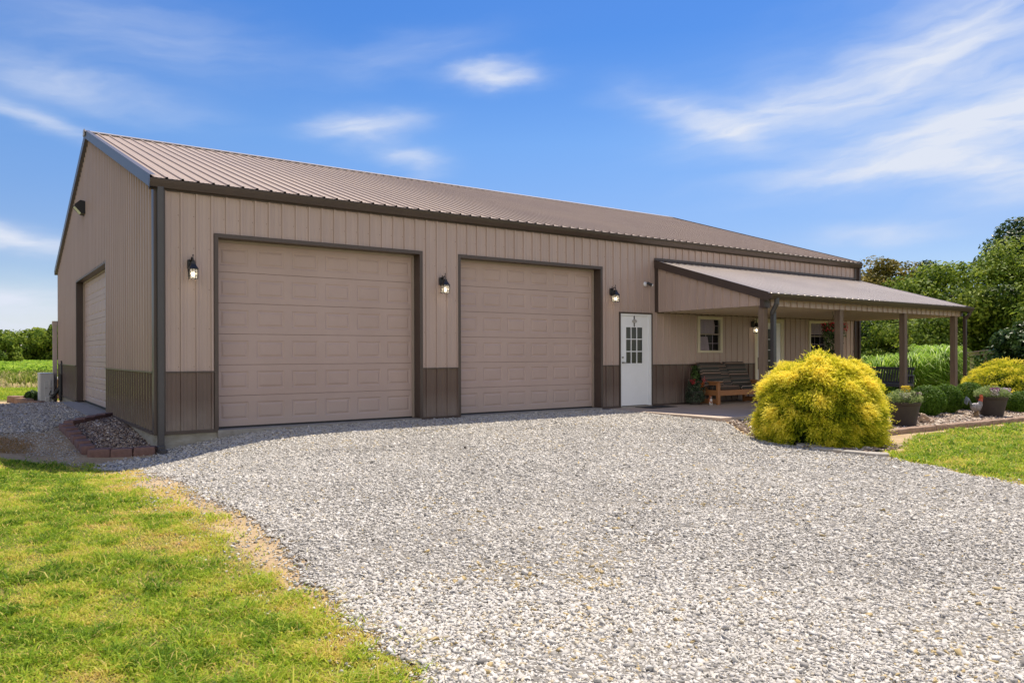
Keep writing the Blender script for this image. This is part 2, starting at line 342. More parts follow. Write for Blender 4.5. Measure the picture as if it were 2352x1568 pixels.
def ground_shader():
    Tn = M_ground.node_tree; nd = Tn.nodes; ln = Tn.links; P = nd['Principled BSDF']; P.inputs['Roughness'].default_value = .95; P.inputs['Specular IOR Level'].default_value = .15
    tcn = nd.new('ShaderNodeTexCoord')
    def noise(sc, det=6):
        n = nd.new('ShaderNodeTexNoise'); n.inputs['Scale'].default_value = sc; n.inputs['Detail'].default_value = det; n.inputs['Roughness'].default_value = .65; ln.new(tcn.outputs['Object'], n.inputs['Vector']); return n.outputs['Fac']
    def ramp(f, els):
        r = nd.new('ShaderNodeValToRGB'); e = r.color_ramp.elements
        while len(e) < len(els): e.new(.5)
        for k, (p, c) in enumerate(els): e[k].position = p; e[k].color = (*c, 1)
        ln.new(f, r.inputs[0]); return r.outputs[0]
    def mixc(f, a, b):
        x = nd.new('ShaderNodeMix'); x.data_type = 'RGBA'; ln.new(f, x.inputs[0]) if not isinstance(f, float) else setattr(x.inputs[0], 'default_value', f)
        ln.new(a, x.inputs[6]); ln.new(b, x.inputs[7]); return x.outputs[2]
    soil = ramp(noise(2.2), [(.3, (.30, .20, .11)), (.5, (.44, .32, .18)), (.72, (.54, .42, .25))])
    fine = ramp(noise(38, 4), [(.35, (.20, .13, .07)), (.6, (.54, .42, .26))])
    soil = mixc(.35, soil, fine)
    grass = ramp(noise(.9), [(.35, (.10, .14, .02)), (.5, (.18, .20, .035)), (.66, (.32, .25, .09))])
    gfine = ramp(noise(30, 4), [(.35, (.03, .04, .010)), (.62, (.22, .19, .06))])
    grass = mixc(.45, grass, gfine)
    a = nd.new('ShaderNodeAttribute'); a.attribute_name = 'lawn'
    ln.new(mixc(a.outputs['Fac'], soil, grass), P.inputs['Base Color'])
    b = nd.new('ShaderNodeBump'); b.inputs['Strength'].default_value = .6; b.inputs['Distance'].default_value = .02; ln.new(noise(30, 5), b.inputs['Height']); ln.new(b.outputs[0], P.inputs['Normal'])
ground_shader()
g = npmesh('ground', np.stack([GX, GY, GZ], -1).reshape(-1, 3), [q], M_ground, attrs={'lawn': grassmask.ravel()}, smooth=True); tag(g, kind='structure')

# gravel sheets (driveway + side yard), real stones on top
M_grav = mat('gravel base', (.33, .305, .265), .95, noise=(55, (.13, .12, .10), .95), bump=(45, .9, .03), spec=.2)
def sheet(name, poly, material, dz, step=.1, wobble=.18, kind='structure', bounds=None):
    xs_ = [p[0] for p in poly]; ys_ = [p[1] for p in poly]
    X_ = np.arange(min(xs_), max(xs_), step); Y_ = np.arange(min(ys_), max(ys_), step); A, B = np.meshgrid(X_, Y_)
    w_ = (fbm(A, B, .35, 9) - .5) * wobble
    ins = inpoly(A + w_, B + w_, poly); r = A.shape
    cell = ins[:-1, :-1] & ins[1:, :-1] & ins[:-1, 1:] & ins[1:, 1:]
    id_ = np.arange(A.size).reshape(r); qq = np.stack([id_[:-1, :-1], id_[:-1, 1:], id_[1:, 1:], id_[1:, :-1]], -1)[cell]
    used, inv = np.unique(qq.ravel(), return_inverse=True)
    Vv = np.stack([A, B, T(A, B) + (fbm(A, B, .9, 2) - .5) * .012 + dz], -1).reshape(-1, 3)[used]
    o = npmesh(name, Vv, [inv.reshape(-1, 4)], material, smooth=True); tag(o, kind=kind); return o
sheet('driveway', DRIVE, M_grav, .012)
sheet('side_path', SIDE, M_grav, .012)
M_peb = mat('bed pebble base', (.20, .15, .11), .95, noise=(50, (.09, .065, .05), .95), bump=(45, .9, .03), spec=.2)
sheet('planting_bed', BEDL, M_peb, .03, wobble=.0, step=.06)
sheet('garden_bed', BEDR, M_peb, .014, wobble=.1)

CUBE = np.array([(a, b, c) for a in (-1, 1) for b in (-1, 1) for c in (-1, 1)], float)
CF = np.array([(0, 1, 3, 2), (4, 6, 7, 5), (0, 4, 5, 1), (2, 3, 7, 6), (0, 2, 6, 4), (1, 5, 7, 3)])
def stones(name, P, size, tone, material, flat=.55, label=None, cat='gravel', sink=.3):
    n = len(P); V = CUBE[None] * (1 + RNG.uniform(-.75, .35, (n, 8, 3)))
    V *= np.stack([RNG.uniform(.8, 1.5, n), RNG.uniform(.5, .95, n), RNG.uniform(flat * .45, flat * 1.1, n)], -1)[:, None, :] * (size * .5)[:, None, None]
    a = RNG.uniform(0, 6.28, n); tl = RNG.normal(0, .38, n); tm = RNG.normal(0, .38, n)
    def rot(V, i, j, ang):
        c, s_ = np.cos(ang)[:, None], np.sin(ang)[:, None]; x, y = V[..., i].copy(), V[..., j].copy()
        V[..., i] = c * x - s_ * y; V[..., j] = s_ * x + c * y
    rot(V, 0, 2, tl); rot(V, 1, 2, tm); rot(V, 0, 1, a)
    V += P[:, None, :] + np.array([0, 0, 1])[None, None] * (size * flat * .5 * (1 - sink * 2))[:, None, None]
    F_ = (np.arange(n) * 8)[:, None, None] + CF[None]
    o = npmesh(name, V.reshape(-1, 3), [F_.reshape(-1, 4)], material, attrs={'tone': np.repeat(tone, 8)})
    return tag(o, label, cat, kind='stuff')
Rv_ = np.array([math.cos(YAW), -math.sin(YAW)]); Fv_ = np.array([math.sin(YAW), math.cos(YAW)])
def scatter(poly, dens_fn, dmin, dmax, wob_=.22, lat=.95, tail=.03):
    """points in the poly, seen wedge of ground widened to the sides, density by distance"""
    out = []
    edges = np.geomspace(dmin, dmax, 14)
    for d0, d1 in zip(edges[:-1], edges[1:]):
        area = lat * 2 * (d1 ** 2 - d0 ** 2) / 2; n = int(area * dens_fn((d0 + d1) / 2))
        d = np.sqrt(RNG.uniform(d0 ** 2, d1 ** 2, n)); l = RNG.uniform(-lat, lat, n) * d
        x = CAM[0] + Fv_[0] * d + Rv_[0] * l; y = CAM[1] + Fv_[1] * d + Rv_[1] * l
        w_ = (fbm(x, y, .35, 9) - .5) * wob_ + RNG.laplace(0, tail, n)
        k = inpoly(x + w_, y + w_, poly); out.append(np.stack([x[k], y[k], d[k]], -1))
    return np.concatenate(out)
M_stones = mat('crushed limestone', rough=.85, spec=.25, attr=('tone', [(0, (.13, .115, .10)), (.25, (.26, .245, .22)), (.55, (.44, .415, .37)), (.92, (.64, .61, .55)), (1, (.44, .34, .17))]))
pts = scatter(DRIVE, lambda d: 8200 if d < 5 else (4200 if d < 7 else (3100 if d < 10 else 1800)), 3.3, 17, .42, lat=.95, tail=.07)
nP = len(pts); size = np.clip(RNG.lognormal(math.log(.0160), .36, nP), .007, .045) * (1 + .028 * np.clip(pts[:, 2] - 5, 0, 12))
drk = RNG.random(nP) < .06; tone = np.clip(RNG.normal(.69, .12, nP) - drk * .4 + (fbm(pts[:, 0], pts[:, 1], 1.6, 4) - .5) * .35, 0, .97); tn_y = RNG.random(nP) < .012 + .24 * np.exp(-((pts[:, 0] - .9) / 1.0) ** 2 - ((pts[:, 1] + 9.0) / .8) ** 2) * sstep(.42, .66, fbm(pts[:, 0], pts[:, 1], .35, 12)) + .06 * sstep(.55, .75, fbm(pts[:, 0], pts[:, 1], 1.1, 13)); tone[tn_y] = 1
stones('gravel', np.stack([pts[:, 0], pts[:, 1], T(pts[:, 0], pts[:, 1]) + .010], -1), size, tone, M_stones, label='pale grey crushed stone gravel covering the driveway')
pts = scatter(SIDE, lambda d: 950, 10, 27); nP = len(pts)
stones('side_gravel', np.stack([pts[:, 0], pts[:, 1], T(pts[:, 0], pts[:, 1]) + .012], -1), np.clip(RNG.lognormal(math.log(.027), .35, nP), .012, .06), np.clip(RNG.normal(.58, .2, nP), 0, 1), M_stones, label='grey gravel in the shade beside the gable wall')
# stray stones on the bare soil strip
STRAY = [(-1.1, -10.5), (-.3, -10.5), (-.3, -1.0), (-1.0, -.1), (-1.1, 2.9), (-4, 2.9), (-4, 1.2), (-1.9, .9), (-1.2, -.3)]
pts = scatter(STRAY, lambda d: 420 if d < 11 else 1500, 3, 17); nP = len(pts)
stones('loose_gravel', np.stack([pts[:, 0], pts[:, 1], T(pts[:, 0], pts[:, 1]) + .004], -1), np.clip(RNG.lognormal(math.log(.012), .4, nP), .005, .03), np.clip(RNG.normal(.6, .22, nP), 0, 1), M_stones, label='scattered loose stones on the bare soil edge')
M_pebs = mat('river pebbles', rough=.7, spec=.3, attr=('tone', [(0, (.06, .045, .04)), (.35, (.20, .145, .11)), (.7, (.38, .28, .20)), (1, (.66, .58, .48))]))
pts = scatter(BEDL, lambda d: 2300, 10, 19, 0); nP = len(pts)
stones('bed_pebbles', np.stack([pts[:, 0], pts[:, 1], T(pts[:, 0], pts[:, 1]) + .035], -1), np.clip(RNG.lognormal(math.log(.028), .3, nP), .015, .05), np.clip(RNG.normal(.52, .3, nP), 0, 1), M_pebs, flat=.7, label='mixed brown pebbles inside the red block border', cat='pebbles')
pts = scatter(BEDR, lambda d: 700, 9, 25, .1); pts = pts[RNG.random(len(pts)) < np.where(pts[:, 0] < 9.9, .35, 1.0)]; nP = len(pts)
stones('garden_pebbles', np.stack([pts[:, 0], pts[:, 1], T(pts[:, 0], pts[:, 1]) + .014], -1), np.clip(RNG.lognormal(math.log(.036), .3, nP), .015, .07), np.clip(RNG.normal(.66, .25, nP), 0, 1), M_pebs, flat=.7, label='pale tan pebbles around the shrubs beside the porch', cat='pebbles')

# ---------------------------------------------------------------- grass
def blades(name, x, y, h, w, lean, tone, material, z0=None, label=None, cat='grass', kind='stuff', curl=1.0):
    n = len(x); z = T(x, y) if z0 is None else z0; a = RNG.uniform(0, 6.28, n); b = RNG.uniform(0, 6.28, n)
    p = np.stack([x, y, z], -1); side = np.stack([np.cos(b), np.sin(b), np.zeros(n)], -1) * (w / 2)[:, None]
    dr = np.stack([np.cos(a), np.sin(a), np.zeros(n)], -1) * (lean * h)[:, None]; upv = np.array([0, 0, 1.])[None] * h[:, None]
    mid = p + dr * .35 + upv * .6; tip = p + dr * 1.0 * curl + upv * (1 - .35 * np.clip(lean, 0, 1.5) * .6)[:, None]
    V = np.stack([p - side, p + side, mid + side * .8, mid - side * .8, tip], 1)
    i = (np.arange(n) * 5)[:, None]
    return tag(npmesh(name, V.reshape(-1, 3), [i + np.array([[0, 1, 2, 3]]), i + np.array([[3, 2, 4]])], material, attrs={'tone': np.repeat(tone, 5)}), label, cat, kind=kind)
M_grass = leafmat('lawn blades', [(0, (.06, .13, .012)), (.3, (.19, .32, .024)), (.55, (.40, .50, .045)), (.78, (.62, .55, .11)), (1, (.64, .47, .19))], .4, .5)
def lawn(name, poly, dens, dmin, dmax, hs_, label, wobp=.5, seed=1, dryk=1.0):
    pts = scatter(poly, dens, dmin, dmax, wobp, tail=.07); x, y, d = pts.T
    # clumping
    c = fbm(x, y, .16, seed); big = fbm(x, y, 1.3, seed + 2); dry = sstep(.55, .68, fbm(x, y, .42, seed + 5)) * dryk
    keep = RNG.random(len(x)) < (.48 + .6 * sstep(.3, .6, c)); x, y, d, c, big, dry = (v[keep] for v in (x, y, d, c, big, dry))
    h = hs_ * RNG.lognormal(0, .32, len(x)) * (.65 + .8 * sstep(.35, .7, c)) * (1 - .25 * dry)
    w = RNG.uniform(.0045, .009, len(x)) * np.clip(d / 5.5, 1, 3.0)
    tone = np.clip(.38 + (big - .5) * .32 + (fbm(x, y, .11, seed + 9) - .5) * .5 + RNG.normal(0, .14, len(x)) + dry * .34 - .18 * sstep(.5, .75, c), 0, 1)
    if seed == 1: tone = np.clip(tone + .26 * sstep(-1.45, -.8, x + (fbm(x, y, .45, 15) - .5) * 1.3), 0, 1)
    st = RNG.random(len(x)) < .10; tone[st] = RNG.uniform(.75, 1, st.sum())
    return blades(name, x, y, h, w, RNG.uniform(.5, 2.1, len(x)), tone, M_grass, label=label)
lawn('lawn_grass', LAWNL, lambda d: 15000 if d < 4.6 else (10500 if d < 6.5 else (7000 if d < 9 else 4000)), 3.0, 16, .031, 'patchy green and straw coloured lawn grass left of the driveway', seed=1)
lawn('side_lawn_grass', LAWNR, lambda d: 3200 if d < 12 else 1600, 7.0, 24, .040, 'sunny green lawn grass right of the driveway', seed=4, dryk=.55)
STRAWP = [(-1.05, -10.5), (-.62, -10.5), (-.5, -7), (-.4, -4), (-.45, -1.2), (-1.0, -.6), (-1.2, -4)]
pts = scatter(STRAWP, lambda d: 2600, 3, 15, .5); pts = pts[RNG.random(len(pts)) < sstep(.38, .62, fbm(pts[:, 0], pts[:, 1], .4, 8))]
blades('straw', pts[:, 0], pts[:, 1], RNG.uniform(.01, .04, len(pts)), RNG.uniform(.003, .008, len(pts)), RNG.uniform(.8, 2.2, len(pts)), np.clip(RNG.normal(.88, .13, len(pts)), 0, 1), M_grass, label='dry straw lying on the bare soil along the driveway')
# brown dry patch and far strip behind
DRYP = [(-6, .5), (-2.15, .55), (-1.55, .75), (-1.65, 1.7), (-2.3, 2.1), (-6, 2.3)]
pts = scatter(DRYP, lambda d: 2200, 9, 18, .3)
blades('dry_grass', pts[:, 0], pts[:, 1], RNG.uniform(.02, .06, len(pts)), RNG.uniform(.006, .012, len(pts)), RNG.uniform(.4, 1.3, len(pts)), np.clip(RNG.normal(.5, .25, len(pts)), 0, 1), leafmat('dead grass', [(0, (.16, .13, .05)), (.5, (.34, .22, .10)), (1, (.46, .32, .18))], .2), label='brown dry grass patch in the shade beside the gable')
FARL = [(-40, 17.0), (-2.5, 17.5), (-1.4, 18.5), (-.6, 16.5), (4, 18), (4, 52), (-40, 52)]
pts = scatter(FARL, lambda d: 260 if d < 34 else 90, 22, 60, .8)
pts = pts[pts[:, 0] < 6]
tn = np.clip(.52 + (fbm(pts[:, 0], pts[:, 1], 3, 6) - .5) * .5 + RNG.normal(0, .08, len(pts)), 0, 1)
blades('back_lawn_grass', pts[:, 0], pts[:, 1], RNG.uniform(.04, .08, len(pts)), RNG.uniform(.03, .05, len(pts)), RNG.uniform(.3, 1.2, len(pts)), tn, M_grass, label='bright mown grass beyond the heat pump')

# ---------------------------------------------------------------- building
L = 19.637; WD = 15.27; PITCH = .2314; RIB0 = .3623 % .2314
EAVE = 3.93; RIDGE = 6.46; SL = (RIDGE - EAVE) / (WD / 2 + .12)
bld = thing('metal_building', 'long tan metal building with brown roof, overhead doors and lean-to porch', 'building')
def roofz(y): return EAVE + (min(y, WD - y) + .12) * SL
def prof_breaks(s0, s1):
    k0 = math.floor((s0 - RIB0) / PITCH) - 1; out = {round(s0, 5), round(s1, 5)}
    for k in range(k0, k0 + int((s1 - s0) / PITCH) + 4):
        c = RIB0 + k * PITCH
        for o in (-.027, -.023, -.015, -.013, .013, .015, .023, .027, PITCH * .35 - .012, PITCH * .35 - .005, PITCH * .35 + .005, PITCH * .35 + .012, PITCH * .65 - .012, PITCH * .65 - .005, PITCH * .65 + .005, PITCH * .65 + .012):
            if s0 < c + o < s1: out.add(round(c + o, 5))
    return sorted(out)
def prof_d(s, H=.024):
    t = (s - RIB0) % PITCH
    wa, wb = (.023, .015) if H > .0235 else (.027, .013)
    for c, a, b, h in ((0, wa, wb, H), (PITCH, wa, wb, H), (PITCH * .35, .012, .005, .0035), (PITCH * .65, .012, .005, .0035)):
        d = abs(t - c)
        if d < a: return h * min(1, (a - d) / (a - b))
    return 0.0
def panels(segs, P, H=.024, nz=1):
    mb = MB()
    for (s0, s1, zb, zt) in segs:
        br = prof_breaks(s0, s1); fb = zb if callable(zb) else (lambda s, v=zb: v); ft = zt if callable(zt) else (lambda s, v=zt: v)
        i = len(mb.v)
        for s in br:
            d = prof_d(s, H); mb.v.append(P(s, d, fb(s))); mb.v.append(P(s, d, ft(s)))
        for k in range(len(br) - 1):
            a = i + 2 * k; mb.f.append((a, a + 2, a + 3, a + 1))
    return mb
PF = lambda s, d, z: (s, -d, z)
PG = lambda s, d, z: (-d, s, z)
O = dict(o1=(.90, 4.62, 3.12), o2=(5.495, 9.217, 3.12), wd=(9.814, 10.81, 2.13), w1=(12.46, 13.355, 1.243, 2.114), d2=(14.70, 15.95, 2.13), w2=(17.18, 18.06, 1.243, 2.114))
WZ = .93; ZT = 3.84
panels([(.02, .9, WZ, ZT), (.9, 4.62, 3.12, ZT), (4.62, 5.495, WZ, ZT), (5.495, 9.217, 3.12, ZT), (9.217, 9.814, WZ, ZT), (9.814, 10.81, 2.13, ZT), (10.81, 12.46, WZ, ZT),
        (12.46, 13.355, WZ, 1.243), (12.46, 13.355, 2.114, ZT), (13.355, 14.70, WZ, ZT), (14.70, 15.95, 2.13, ZT), (15.95, 17.18, WZ, ZT), (17.18, 18.06, WZ, 1.243), (17.18, 18.06, 2.114, ZT), (18.06, L - .02, WZ, ZT)], PF).build('front_wall', M_tan, bld)
for sg_ in [(.02, .9, 0, WZ), (4.62, 5.495, 0, WZ), (9.217, 9.814, 0, WZ), (10.81, 14.70, 0, WZ), (15.95, L - .02, 0, WZ)]: panels([sg_], PF).build('wainscot', M_wains, bld)
GO = (5.14, 10.42, 3.16)
def PR(s, d, z): return (L + d, s, z)
rz_ = lambda s: roofz(s) - .03
mb = panels([(.02, GO[0], WZ, rz_), (GO[0], GO[1], GO[2], rz_), (GO[1], WD - .02, WZ, rz_)], PG, .044); mb.build('gable_wall', M_tan, bld)
for sg_ in [(.02, GO[0], 0, WZ), (GO[1], WD - .02, 0, WZ)]: panels([sg_], PG, .044).build('gable_wainscot', M_wains, bld)
panels([(.02, WD - .02, 0, rz_)], PR).build('end_wall', M_tan, bld)
panels([(.02, L - .02, 0, ZT)], lambda s, d, z: (s, WD + d, z)).build('rear_wall', M_tan, bld)
sc_ = MB(); sg2 = MB()
def screw(mb, p, n_):
    i = len(mb.v); a_ = .0075
    if n_ == 0: mb.v += [(p[0] - a_, p[1], p[2]), (p[0], p[1], p[2] - a_), (p[0] + a_, p[1], p[2]), (p[0], p[1], p[2] + a_), (p[0], p[1] - .006, p[2])]
    else: mb.v += [(p[0], p[1] - a_, p[2]), (p[0], p[1], p[2] - a_), (p[0], p[1] + a_, p[2]), (p[0], p[1], p[2] + a_), (p[0] - .006, p[1], p[2])]
    mb.f += [(i, i + 1, i + 4), (i + 1, i + 2, i + 4), (i + 2, i + 3, i + 4), (i + 3, i, i + 4)]
for k in range(int(L / PITCH)):
    xx = RIB0 + k * PITCH - .045
    for zz in (.08, .50, .86, 1.02, 1.62, 2.25, 2.90, 3.40, 3.74):
        if any(a < xx < b and zz < t_ for a, b, t_ in ((.85, 4.67, 3.17), (5.45, 9.26, 3.17), (9.78, 10.85, 2.17), (14.66, 16.0, 2.17), (12.4, 13.4, 2.15), (17.1, 18.1, 2.15))) or xx < .1: continue
        screw(sc_, (xx, -.0005, zz + random.uniform(-.006, .006)), 0)
for k in range(int(WD / PITCH)):
    yy = RIB0 + k * PITCH - .045
    for zz in (.08, .50, .86, 1.02, 1.62, 2.25, 2.90, 3.40, 4.0, 4.6, 5.2, 5.8):
        if (5.1 < yy < 10.5 and zz < 3.2) or zz > roofz(yy) - .2 or yy < .12: continue
        screw(sg2, (-.0005, yy, zz + random.uniform(-.006, .006)), 1)
M_scr = mat('screw heads', (.12, .085, .07), .5, noise=(20, (.09, .06, .05), .5))
tag(sc_.build('screws', M_scr, bld), kind='stuff'); tag(sg2.build('gable_screws', M_scr, bld), kind='stuff')
# wainscot cap, base trim
for z0_, z1_, dd_, nm_ in ((WZ - .006, WZ + .016, .030, 'wainscot_cap'), (-.035, .012, .034, 'base_trim')):
    for a, b in ((.05, .9), (4.62, 5.495), (9.217, 9.814), (10.81, 14.70), (15.95, L - .05)): MB().box(a, b, -dd_, .0, z0_, z1_).build(nm_, M_trim, bld)
    for a, b in ((.05, GO[0]), (GO[1], WD - .05)): MB().box(-dd_ - .020, 0, a, b, z0_, z1_).build(nm_, M_trim, bld)
fd = MB(); fd.box(.0, L, 0.002, .3, -.7, -.036); fd.box(0.002, .3, .301, WD, -.7, -.036); fd.box(0.301, L, WD - .3, WD, -.7, -.036)
fd.build('foundation', M_block, bld)
# concrete lips below doors
MB().box(.90, 4.62, -.05, .26, -.3, -.012).build('door_sill', M_conc, bld); MB().box(5.495, 9.217, -.05, .26, -.3, -.012).build('door_sill', M_conc, bld)
# corner trims
for bx_s in (((-.05, .0, -.05, .11, -.03, 3.9), (.0, .12, -.05, -.026, -.03, 3.82)), ((L, L + .04, -.04, .11, -.03, 3.9), (L - .12, L, -.04, -.025, -.03, 3.82)), ((-.04, 0, WD - .11, WD + .04, -.03, 3.9),), ((L, L + .04, WD - .11, WD + .04, -.03, 3.9),)):
    ct = MB()
    for b_ in bx_s: ct.box(*b_)
    ct.build('corner_trim', M_trim, bld, bevel=.004)
# roof
th = math.atan(SL); nrm = (0, -math.sin(th), math.cos(th)); RL = (WD / 2 + .12) / math.cos(th)
def PRF(s, d, t): return (s, -.12 + t * math.cos(th) - d * math.sin(th), EAVE + t * math.sin(th) + d * math.cos(th))
def PRB(s, d, t): x, y, z = PRF(s, d, t); return (s, WD - y, z)
rf = panels([(-.10, L + .10, 0, RL)], PRF, .024).build('roof', M_roof, bld)
panels([(-.10, L + .10, 0, RL)], PRB, .0195).build('rear_roof', M_roof, bld)
rc = MB()
yr = WD / 2
for k in range(7):
    x0 = -.14 + k * (L + .28) / 7; x1 = x0 + (L + .28) / 7 + .06; dz = .002 * (k % 2)
    for sg in (-1, 1):
        rc.face([(x0, yr, RIDGE + .045 + dz), (x1, yr, RIDGE + .045 + dz), (x1, yr + sg * .22, RIDGE + .045 - .22 * SL + dz), (x0, yr + sg * .22, RIDGE + .045 - .22 * SL + dz)])
        rc.face([(x0, yr + sg * .22, RIDGE + .045 - .22 * SL + dz), (x1, yr + sg * .22, RIDGE + .045 - .22 * SL + dz), (x1, yr + sg * .225, RIDGE + .02 - .22 * SL + dz), (x0, yr + sg * .225, RIDGE + .02 - .22 * SL + dz)])
rc.box(-.15, -.13, yr - .10, yr + .10, RIDGE - .10, RIDGE + .045)
rc.build('ridge_cap', mat('ridge cap steel', (.46, .41, .37), .35, spec=.5, noise=(1, (.38, .33, .29), .7)), rf)
# closure strip under the ridge
cs = MB(); pts_c = []
for k in range(int((L + .1) / PITCH)):
    s0 = RIB0 + k * PITCH; pts_c += [(s0 - .04, .003), (s0 + .04, .003), (s0 + .04, .024), (s0 + PITCH - .04, .024)]
for k in range(len(pts_c) - 1):
    (sa, da), (sb, db) = pts_c[k], pts_c[k + 1]; cs.v += [PRF(sa, da, RL - .20), PRF(sa, .001, RL - .20)] if k == 0 else []
    cs.v += [PRF(sb, db, RL - .20), PRF(sb, .001, RL - .20)]; n_ = len(cs.v)
    cs.f.append((n_ - 4, n_ - 2, n_ - 1, n_ - 3))
cs.build('ridge_closure', M_trim, rf)
for xx, sg in ((-.115, -1), (L + .115, 1)):
    for y0, y1 in ((-.14, yr), (WD + .14, yr)):
        z0 = EAVE - .005; z1 = RIDGE + .012
        rk = MB(); a = Vector((xx, y0, z0)); b = Vector((xx, y1, z1))
        rk.face([a + Vector((0, 0, .035)), b + Vector((0, 0, .035)), b - Vector((0, 0, .16)), a - Vector((0, 0, .16))])
        rk.face([a + Vector((0, 0, .035)), b + Vector((0, 0, .035)), b + Vector((-sg * .09, 0, .037)), a + Vector((-sg * .09, 0, .037))])
        rk.face([a - Vector((0, 0, .16)), b - Vector((0, 0, .16)), b + Vector((-sg * .10, 0, -.16)), a + Vector((-sg * .10, 0, -.16))])
        rk.build('rake_trim', M_rake, rf)
# eave soffit + gutter
gt = MB()
def gutter(mb, x0, x1, yb, zt, sg=-1, h=.115, w=.12):
    pr = [(0, 0), (0, -h), (sg * w * .62, -h), (sg * w * .92, -h * .45), (sg * w, -.012), (sg * w, 0), (sg * (w - .012), .0), (sg * (w - .02), -h * .4), (sg * w * .56, -h + .008), (sg * .008, -h + .008), (sg * .006, 0)]
    i = len(mb.v); n = len(pr)
    for x in (x0, x1):
        for (y, z) in pr: mb.v.append((x, yb + y, zt + z))
    for k in range(n): mb.f.append((i + k, i + (k + 1) % n, i + n + (k + 1) % n, i + n + k))
    mb.f.append(tuple(i + k for k in range(6)) + (i + 0,)[:0]); mb.f.append(tuple(i + n + k for k in reversed(range(6))))
gutter(gt, -.12, L + .12, -.035, EAVE - .02, w=.13, h=.125)
gt.build('gutter', M_trim, bld); gt = MB()
gutter(gt, -.12, L + .12, WD + .035, EAVE - .02, sg=1, w=.13, h=.125); gt.build('gutter', M_trim, bld)
MB().box(-.11, L + .11, -.034, .0, EAVE - .17, EAVE - .03).build('fascia', M_trim, bld)
# downspouts
ds = MB(); gz = -.33
ds.box(-.005, .085, -.125, -.045, gz + .12, EAVE - .13); ds.obox((.04, -.11, gz + .07), (.10, .11, .14)); ds.obox((.045, -.20, gz + .05), (.10, .16, .085))
ds.build('downspout', M_ds, bld, bevel=.008)
M_tands = mat('tan downspout', (.46, .38, .33), .45, noise=(4, (.4, .33, .28), .5))
ds = MB(); ds.obox((-.12, WD + .02, .95), (.12, .085, 2.45)); ds.obox((-.12, WD + .03, 2.22), (.15, .12, .16)); ds.build('downspout', M_tands, bld, bevel=.008)
ds = MB(); ds.box(L + .035, L + .115, -.1, -.02, -.1, 3.8); ds.build('downspout', M_trim, bld, bevel=.008)

